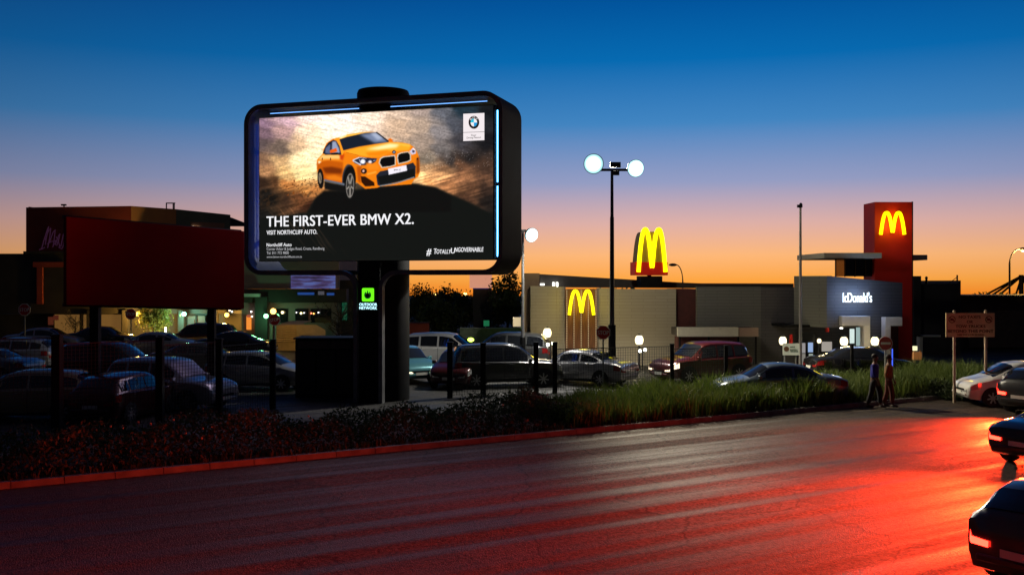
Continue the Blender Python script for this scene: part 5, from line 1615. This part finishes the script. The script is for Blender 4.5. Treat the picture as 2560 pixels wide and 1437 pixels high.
def car_meshes(kind):
    if kind in CMESH:
        return CMESH[kind]
    c = CT[kind]; st = c['st']; Wd = c['W']

    def sec(x):
        for i in range(len(st) - 1):
            if st[i][0] <= x <= st[i + 1][0]:
                f_ = (x - st[i][0]) / (st[i + 1][0] - st[i][0]); break
        else:
            i, f_ = (0, 0.0) if x < st[0][0] else (len(st) - 2, 1.0)
        w, zl, zb_, zt2 = [st[i][k] * (1 - f_) + st[i + 1][k] * f_ for k in (1, 2, 3, 4)]
        w *= Wd
        h = zt2 - zb_
        g_ = min(1, max(0, (h - 0.12) / 0.2))
        lo = [(0.94 * w, zb_ + 0.35 * h), (0.80 * w, zb_ + 0.72 * h), (0.58 * w, zb_ + 0.93 * h)]
        hi = [(0.935 * w, zb_ + 0.03), (0.75 * w, zt2 - 0.10), (0.62 * w, zt2 - 0.025)]
        m_ = [(a[0] * (1 - g_) + b[0] * g_, a[1] * (1 - g_) + b[1] * g_) for a, b in zip(lo, hi)]
        return [(0, zl), (.9 * w, zl), (.985 * w, zl + .3 * (zb_ - zl)), (w, zl + .62 * (zb_ - zl)), (.985 * w, zb_)] + m_ + [(0, zt2)]

    xs_ = []
    for i in range(len(st) - 1):
        n_ = max(1, int((st[i + 1][0] - st[i][0]) / 0.16))
        xs_ += [st[i][0] + (st[i + 1][0] - st[i][0]) * k / n_ for k in range(n_)]
    xs_.append(st[-1][0])
    g = MB(); v, f = [], []
    K = 16
    for x in xs_:
        s = sec(x)
        ring = [(x, -y, z) for y, z in s] + [(x, y, z) for y, z in reversed(s[1:-1])]
        v += ring
    for i in range(len(xs_) - 1):
        for k in range(K):
            f.append((i * K + k, i * K + (k + 1) % K, (i + 1) * K + (k + 1) % K, (i + 1) * K + k))
    f += [tuple(range(K - 1, -1, -1)), tuple((len(xs_) - 1) * K + k for k in range(K))]
    g.add(v, f)
    out = {'body': g.mesh('body', 38)}
    # side windows (two sides each)
    wins = []
    for a, b in c['win']:
        for s in (-1, 1):
            g = MB(); v, f = [], []
            N = 6
            for i in range(N + 1):
                x = a + (b - a) * i / N
                p = sec(x)
                for t_ in (0.12, 0.9):
                    y = p[5][0] * (1 - t_) + p[6][0] * t_; z = p[5][1] * (1 - t_) + p[6][1] * t_
                    v.append((x, s * (y + 0.012), z))
            for i in range(N):
                f.append((2 * i, 2 * i + 1, 2 * i + 3, 2 * i + 2))
            g.add(v, f); wins.append(g.mesh('window'))
    out['window'] = wins

    def screen_(x0_, x1_, nm):
        g = MB(); v, f = [], []
        N = 4
        for i in range(N + 1):
            x = x0_ + (x1_ - x0_) * i / N
            p = sec(x)
            prof = [(p[6][0] * .97, p[6][1]), p[7], (0, p[8][1])]
            rowp = [(-prof[0][0], prof[0][1]), (-prof[1][0], prof[1][1]), (0, prof[2][1]), (prof[1][0], prof[1][1]), (prof[0][0], prof[0][1])]
            sg = 1 if x1_ > 0 else -1
            v += [(x + sg * 0.012, y, z + 0.012) for y, z in rowp]
        for i in range(N):
            for k in range(4):
                f.append((i * 5 + k, i * 5 + k + 1, (i + 1) * 5 + k + 1, (i + 1) * 5 + k))
        g.add(v, f); return g.mesh(nm, 50)
    out['windscreen'] = screen_(c['fs'][0], c['fs'][1], 'windscreen')
    out['rear_window'] = screen_(c['rs'][0], c['rs'][1], 'rear_window')

    def lamp(x0_, x1_, s, k0, k1, nm, t0=0.0, t1=1.0):
        g = MB(); v, f = [], []
        for i in range(5):
            x = x0_ + (x1_ - x0_) * i / 4
            p = sec(x)
            for t_ in (t0, 1 - t1):
                a, b = p[k0], p[k1]
                y = a[0] * (1 - t_) + b[0] * t_; z = a[1] * (1 - t_) + b[1] * t_
                ex = 0.012 if abs(x) > c['L'] / 2 - .06 else 0
                v.append((x + ex * (1 if x > 0 else -1), s * (y + 0.012), z))
        for i in range(4):
            f.append((2 * i, 2 * i + 1, 2 * i + 3, 2 * i + 2))
        # wrap on to the end face
        e = v[-2:] if abs(x1_) > abs(x0_) else v[:2]
        o_ = len(v); sg = 1 if x1_ > 0 else -1
        v += [(p[0] + sg * 0.012, p[1] * 0.62, p[2] * (0.985 if q == 0 else 0.97)) for q, p in enumerate(e)]
        i0 = o_ - 2 if abs(x1_) > abs(x0_) else 0
        f.append((i0, i0 + 1, o_ + 1, o_))
        g.add(v, f); return g.mesh(nm)
    H2 = c['L'] / 2
    out['tail'] = [lamp(-H2 + .32, -H2, s, 3, 4, 'tail_light', 0.15, 0.05) for s in (-1, 1)]
    out['head'] = [lamp(H2 - .42, H2, s, 3, 4, 'headlight', 0.1, 0.05) for s in (-1, 1)]
    zb0 = 0.32
    g = MB(); g.box(-H2 - .035, -H2 + .05, -.62, .62, .40, .50); out['bumper'] = [g.mesh('bumper', None, 0.02)]
    g = MB(); g.box(H2 - .05, H2 + .035, -.6, .6, .36, .46); out['bumper'].append(g.mesh('bumper', None, 0.02))
    g = MB(); g.box(-H2 - .045, -H2 - .036, -.25, .25, .52, .63); out['plate_rear'] = g.mesh('number_plate')
    g = MB(); g.box(H2 + .036, H2 + .045, -.25, .25, .40, .51); out['plate_front'] = g.mesh('number_plate')
    g = MB(); g.box(H2 - .02, H2 + .03, -.42, .42, .52, .58); out['grille'] = g.mesh('grille')
    r_ = c['wr']
    g = MB(); g.lathe([(r_ * .66, -.105), (r_ * .94, -.105), (r_, -.07), (r_, .07), (r_ * .94, .105), (r_ * .66, .105)], 28, 'y'); out['tyre'] = g.mesh('wheel', 40)
    g = MB(); g.lathe([(r_ * .66, -.09), (r_ * .62, -.10), (r_ * .58, -.06), (r_ * .2, -.05)], 24, 'y')
    out['rim_back'] = g
    for k in range(7):
        a = 2 * math.pi * k / 7
        mt = Matrix.Rotation(a, 4, 'Y')
        g.box(-.025, .025, -.108, -.06, .02, r_ * .62, mt)
    g.lathe([(r_ * .16, -.112), (r_ * .16, -.05)], 10, 'y')
    out['rim'] = g.mesh('rim', 40)
    g = MB(); g.prism([(r_ * 1.2 * math.cos(a), r_ * 1.2 * math.sin(a)) for a in [R(-20 + 220 * i / 20) for i in range(21)]], -.004, .004); out['arch'] = g.mesh('wheel_arch')
    seams = []
    for x in ([c['win'][-1][1] + .12, c['win'][-1][0] - .04, c['win'][-2][0] + .06]):
        p = sec(x)
        for s in (-1, 1):
            g = MB(); v = []
            for kk in (1, 2, 3, 4, 5):
                v += [(x - .008, s * (p[kk][0] + .004), p[kk][1]), (x + .008, s * (p[kk][0] + .004), p[kk][1])]
            g.add(v, [(2 * i, 2 * i + 1, 2 * i + 3, 2 * i + 2) for i in range(4)]); seams.append(g.mesh('door_seam'))
    for s in (-1, 1):
        g = MB(); v = []; n_ = 12
        for i in range(n_ + 1):
            x = -c['wb'] + .42 + (2 * c['wb'] - .84) * i / n_; p = sec(x)
            v += [(x, s * (p[1][0] + .012), p[1][1] - .01), (x, s * (p[2][0] + .012), p[1][1] + .09)]
        g.add(v, [(2 * i, 2 * i + 1, 2 * i + 3, 2 * i + 2) for i in range(n_)]); seams.append(g.mesh('sill_trim'))
    out['seam'] = seams
    g = MB(); g.box(-.05, .07, 0, .17, -.05, .08); out['mirror'] = g.mesh('mirror', 40, 0.02)
    g = MB(); g.box(-.09, .09, 0, .03, -.015, .015); out['handle'] = g.mesh('door_handle', None, 0.008)
    out['sec'] = sec
    CMESH[kind] = out
    return out


def paint_mat(name, col, metal=0.3, rough=0.28):
    return mat('car_' + name, col, rough, metal=metal, coat=0.8)


RIM = mat('alloy_rim', (0.45, 0.45, 0.46), 0.35, metal=0.8)
CGLASS = mat('car_glass', (0.012, 0.014, 0.018), 0.04, spec=0.8)
TAILOFF = mat('tail_lamp_red', (0.30, 0.012, 0.012), 0.2, coat=0.6)
HEADOFF = mat('head_lamp_clear', (0.5, 0.5, 0.5), 0.15, metal=0.4, coat=0.5)
PLATE = mat('number_plate_white', (0.6, 0.6, 0.55), 0.5)


def car(label, kind, pos, heading, m, tail=None, head=None, scale=1.0, name='parked_car', group='cars in the car park', screen=None):
    ms = car_meshes(kind); c = CT[kind]
    t = thing(name, label, 'car', pos, heading, group)
    t.scale = (scale,) * 3
    link('body', ms['body'], m, t)
    for me in ms['window']:
        link('window', me, CGLASS, t)
    link('windscreen', ms['windscreen'], screen or CGLASS, t)
    link('rear_window', ms['rear_window'], CGLASS, t)
    for me in ms['tail']:
        link('tail_light', me, tail or TAILOFF, t)
    for me in ms['head']:
        link('headlight', me, head or HEADOFF, t)
    for me in ms['bumper']:
        link('bumper', me, m, t)
    link('number_plate', ms['plate_rear'], PLATE, t); link('number_plate', ms['plate_front'], PLATE, t)
    link('grille', ms['grille'], BLACK, t)
    for me in ms['seam']:
        link(me.name.split('.')[0], me, RUBBER, t)
    for sx_ in (-1, 1):
        for s in (-1, 1):
            w = link('wheel', ms['tyre'], RUBBER, t)
            w.location = (sx_ * c['wb'], s * (c['W'] - 0.085), c['wr'])
            if s > 0:
                w.rotation_euler = (0, 0, math.pi)
            link('rim', ms['rim'], RIM, w)
            a = link('wheel_arch', ms['arch'], RUBBER, t)
            a.location = (sx_ * c['wb'], s * (c['W'] + 0.004), c['wr'])
    sec = ms['sec']
    for s in (-1, 1):
        p = sec(0.85)
        o = link('mirror', ms['mirror'], m, t); o.location = (0.82, s * (p[5][0] - 0.02), p[5][1] + 0.05)
        if s < 0:
            o.scale = (1, -1, 1)
        for x in (-0.95, 0.05):
            p = sec(x)
            o = link('door_handle', ms['handle'], m, t); o.location = (x, s * (p[4][0] - 0.01), p[4][1] - 0.07)
            if s < 0:
                o.scale = (1, -1, 1)
    return t


SIL = paint_mat('silver', (0.42, 0.42, 0.44), 0.6); WHI = paint_mat('white', (0.7, 0.7, 0.68), 0.0); BLK = paint_mat('black', (0.012, 0.012, 0.014), 0.1, 0.2)
MAR = paint_mat('maroon', (0.055, 0.008, 0.008), 0.3); BEI = paint_mat('beige', (0.34, 0.25, 0.13), 0.3); GRY = paint_mat('grey', (0.12, 0.125, 0.13), 0.5); BLU = paint_mat('slate_blue', (0.10, 0.14, 0.20), 0.5); TEAL = paint_mat('teal', (0.10, 0.28, 0.32), 0.4); DGR = paint_mat('dark_grey', (0.04, 0.042, 0.045), 0.4)


def at(px, D):
    return (PX(px, D), D, 0)


car('beige estate car at the left edge, nearest row', 'hatch', at(78, 30.7), R(184), BEI, scale=1.02)
car('dark red hatchback seen from behind in front of the silver people carrier', 'hatch', at(318, 30.9), R(80), MAR, scale=0.97)
car('silver people carrier with violet glare coloured into its windscreen, nearest row', 'suv', at(425, 33.2), R(-19), SIL, scale=0.97, screen=mat('violet_glare_windscreen', (0.42, 0.38, 0.52), 0.3, spec=0.6))  # violet glare on the glass is put into the windscreen's own colour
car('black off-roader behind the silver people carrier', 'suv', at(285, 41.0), R(-6), BLK)
car('silver estate with red tail light at the left edge, second row', 'hatch', at(38, 47.5), R(176), SIL, scale=1.05)
car('dark slate blue car at the far left edge', 'sedan', at(-35, 42.0), R(172), BLU)
car('white roofed car under the far left stop sign', 'sedan', at(112, 61), R(4), SIL)
car('black saloon before the left shop windows', 'sedan', at(255, 62.5), R(-4), BLK)
car('silver saloon left of the board post, back row', 'sedan', at(385, 55.5), R(184), SIL)
car('dark maroon people carrier under the right end of the red board', 'suv', at(497, 60.0), R(178), MAR)
car('black saloon before the grey shop wing', 'sedan', at(590, 56.5), R(6), BLK)
car('dark grey saloon behind the fence left of the cabinet', 'sedan', at(500, 46.0), R(3), DGR)
car('pale silver hatchback front beside the black cabinet', 'hatch', at(650, 39.2), R(-9), paint_mat('pale_silver', (0.30, 0.30, 0.30), 0.4))
car('teal hatchback half hidden by the billboard pole', 'hatch', at(1008, 42.5), R(-62), TEAL, head=glow('lit_headlight_warm', (1, .85, .5), 3))
car('dark maroon car behind the fence right of the pole', 'hatch', at(1150, 40.6), R(-100), MAR)
car('white off-roader behind the fence right of the billboard pole', 'suv', at(1118, 48.5), R(-12), WHI)
car('dark grey off-roader left of the silver saloon', 'suv', at(1262, 40.2), R(14), DGR)
car('green grey van roofed car behind the dark off-roader', 'suv', at(1262, 48.5), R(170), GRY, scale=1.02)
car('silver saloon with red tail lights in front of the restaurant wall', 'sedan', at(1455, 41.2), R(146), SIL)
car('maroon off-roader with lit headlights below the cream canopy', 'suv', at(1752, 42.2), R(-152), MAR, head=glow('lit_headlight_cream', (1, .8, .55), 2.2), scale=0.97)
car('dark blue grey saloon behind the grass below the flag pole', 'sedan', at(1942, 34.4), R(182), BLU)
car('white hatchback at the right edge behind the notice board', 'hatch', at(2548, 34.2), R(176), WHI)
car('black saloon before the restaurant entrance', 'sedan', at(2150, 43.0), R(4), BLK)

# cars added at rest in place of passing traffic, to wash the road red
HOT = glow('lit_tail_light', (1.0, 0.02, 0.01), 16)
for lb, t_, off, m, kind, pw, ay in (('dark car added at the bottom right corner with bright red tail lights', 0.75, 15.0, DGR, 'hatch', 42000, -0.12), ('dark saloon added at the right edge with red tail lights, middle lane', 9.7, 9.6, BLK, 'sedan', 26000, -0.12), ('dark hatchback added at the right edge with red tail lights, kerb lane', 18.1, 4.2, DGR, 'hatch', 20000, -0.5)):
    p = road(t_, off, 0.006)
    hd = math.atan2(RD.y, RD.x)
    c = car(lb, kind, p, hd, m, tail=HOT, name='added_road_car', group='cars added on the road for their red light')
    H2 = CT[kind]['L'] / 2
    for s in (-1, 1):
        light('red_wash_spot', 'SPOT', (-H2 - 0.12, s * 0.62, 0.78), pw, (1.0, 0.04, 0.008), c, 0.12, (-1, ay, 0.55), 120, 1.0)  # strong unseen spot added behind each tail lamp for the red wash
# ------------------------------------------------------------------ two people walking along the verge


def skin(name, verts, edges, radii, m, parent, root=0, sub=1):
    me = bpy.data.meshes.new(name)
    me.from_pydata([tuple(v) for v in verts], edges, [])
    me.materials.append(None)
    o = link(name, me, m, parent)
    md = o.modifiers.new('skin', 'SKIN')
    sk = me.skin_vertices[0].data
    for i, r_ in enumerate(radii):
        sk[i].radius = (r_, r_) if not isinstance(r_, tuple) else r_
        sk[i].use_root = (i == root)
    md.use_smooth_shade = True
    sd = o.modifiers.new('subdivision', 'SUBSURF'); sd.levels = sub; sd.render_levels = sub
    return o


SKINM = mat('brown_skin', (0.13, 0.07, 0.045), 0.6)
HAIR = mat('black_hair', (0.012, 0.01, 0.01), 0.7)
SHOE = mat('dark_shoe', (0.02, 0.018, 0.016), 0.6)


def person(label, pos, rz, h, shirt, trousers, stride=0.12, long_dress=False):
    t = thing('person', label, 'person', pos, rz)
    k = h / 1.75
    V, E, Rr = [], [], []

    def ch(pts, rads, start=None):
        prev = start
        for p, r_ in zip(pts, rads):
            V.append(Vector(p) * k); Rr.append(r_ * k if not isinstance(r_, tuple) else (r_[0] * k, r_[1] * k))
            if prev is not None:
                E.append((prev, len(V) - 1))
            prev = len(V) - 1
        return prev
    # facing -y: pelvis, spine, neck, head
    pel = ch([(0, 0, .95)], [(.15, .11)])
    chest = ch([(0, .01, 1.12), (0, 0, 1.30), (0, .01, 1.42)], [(.13, .10), (.155, .11), (.10, .08)], pel)
    nk = ch([(0, 0, 1.50)], [.052], chest)
    ch([(0, -.012, 1.58), (0, -.015, 1.66), (0, -.01, 1.73)], [(.068, .085), (.075, .092), (.045, .055)], nk)
    hands = []
    for s in (-1, 1):
        sw = s * stride
        a = ch([(s * .17, 0, 1.40), (s * .235, .02 + sw * .3, 1.14), (s * .24, -.05 + sw * .8, .90), (s * .24, -.07 + sw * .9, .83)], [.062, .045, .033, (.038, .022)], chest)
        hands.append((a, s, sw))
        for f_ in range(4):
            b = Vector((s * .24, -.095 + sw * .9 + f_ * .018, .80))
            L_ = (.07, .08, .075, .058)[f_]
            ch([b, b + Vector((-s * .006, 0, -L_ * .55)), b + Vector((-s * .02, 0, -L_))], [.010, .009, .007], a)
        ch([(s * .232, -.11 + sw * .9, .83), (s * .225, -.125 + sw * .9, .79)], [.012, .009], a)
        ch([(s * .09, s * stride * -.35, .88), (s * .10, -s * stride * .9 - .03, .50), (s * .10, -s * stride * 1.5 + .03, .11), (s * .10, -s * stride * 1.5 - .10, .045)], [.088, .062, .045, (.042, .035)], pel)
    skin('body', V, E, Rr, SKINM, t)
    # shirt
    V, E, Rr = [], [], []
    a = ch([(0, 0, .90), (0, .01, 1.12), (0, 0, 1.30), (0, .01, 1.41)], [(.20, .165), (.175, .145), (.195, .15), (.13, .105)])
    for s in (-1, 1):
        sw = s * stride
        ch([(s * .175, 0, 1.39), (s * .237, .02 + sw * .3, 1.14), (s * .24, -.02 + sw * .6, 1.0)], [.078, .062, .052], a)
    skin('shirt', V, E, Rr, shirt, t)
    V, E, Rr = [], [], []
    a = ch([(0, 0, .97), (0, 0, .90)], [(.165, .125), (.165, .125)])
    if long_dress:
        ch([(0, 0, .6), (0, 0, .25)], [(.17, .15), (.19, .18)], a)
    else:
        for s in (-1, 1):
            ch([(s * .09, s * stride * -.35, .84), (s * .10, -s * stride * .9 - .03, .50), (s * .10, -s * stride * 1.5 + .03, .12)], [.115, .092, .075], a)
    skin('trousers' if not long_dress else 'skirt', V, E, Rr, trousers, t)
    g = MB()
    for s in (-1, 1):
        y_ = -s * stride * 1.5 - .05
        g.ball((s * .10 * k, y_ * k, .04 * k), .11 * k, 10, (.42, 1.15, .4))
    g.build('shoes', SHOE, t, smooth=60)
    g = MB(); g.ball((0, .012 * k, 1.685 * k), .098 * k, 12, (.84, 1.0, .95)); g.build('hair', HAIR, t, smooth=60)
    # face: eyes, nose, mouth, ears
    g = MB(); g.ball((0, -.105 * k, 1.615 * k), .016 * k, 8, (.8, 1, 1.5)); g.build('nose', SKINM, t, smooth=60)
    for s in (-1, 1):
        g = MB(); g.ball((s * .03 * k, -.094 * k, 1.645 * k), .012 * k, 8); g.build('eye', mat('eye_white', (.5, .5, .48), .3), t)
        g = MB(); g.ball((s * .078 * k, -.005 * k, 1.63 * k), .02 * k, 8, (.4, .8, 1.3)); g.build('ear', SKINM, t)
    g = MB(); g.ball((0, -.092 * k, 1.575 * k), .02 * k, 8, (1.2, .4, .3)); g.build('mouth', mat('lips', (.12, .04, .035), .5), t)
    return t


pA = Vector((PX(2187, 33.4), 33.4, 0.0)); pB = Vector((PX(2222, 33.6), 33.6, 0.0))
person('person in a blue top and dark trousers walking on the verge', pA, R(58), 1.78, mat('blue_shirt', (0.015, 0.02, 0.30), 0.8, var=0.15), mat('dark_trousers', (0.012, 0.013, 0.02), 0.85))
person('person in an ochre top and reddish trousers walking beside the blue top', pB, R(62), 1.74, mat('ochre_shirt', (0.25, 0.13, 0.05), 0.85, var=0.15), mat('rust_trousers', (0.12, 0.03, 0.02), 0.85), stride=-0.10)
# low dark bushes at the right end of the verge
for k, (px, D, h, lb) in enumerate(((2285, 36.5, 0.8, 'low dark bush right of the walking people'), (2345, 36.0, 0.7, 'low dark bush left of the notice board post'), (2395, 35.5, 0.45, 'small dark bush at the foot of the notice board'))):
    t = thing('verge_bush', lb, 'bush', (PX(px, D), D, 0), 0, 'bushes at the end of the verge')
    rg = np.random.default_rng(90 + k); n = 1500
    c = rg.normal(0, 1, (n, 3)); c /= np.linalg.norm(c, axis=1)[:, None]
    c *= (rg.random(n) ** .5)[:, None] * np.array([0.75, 0.5, h * .6]); c[:, 2] = np.abs(c[:, 2] + h * .45)
    link('foliage', leaves_mesh('foliage', c, rg.uniform(.03, .07, n), 95 + k), SHRUB, t)
    g = MB()
    for q in range(5):
        a = q * 1.26
        g.tube([(0, 0, 0), (math.cos(a) * .3, math.sin(a) * .2, h * .6)], [.02, .006], 5)
    g.build('stem', BARK, t)
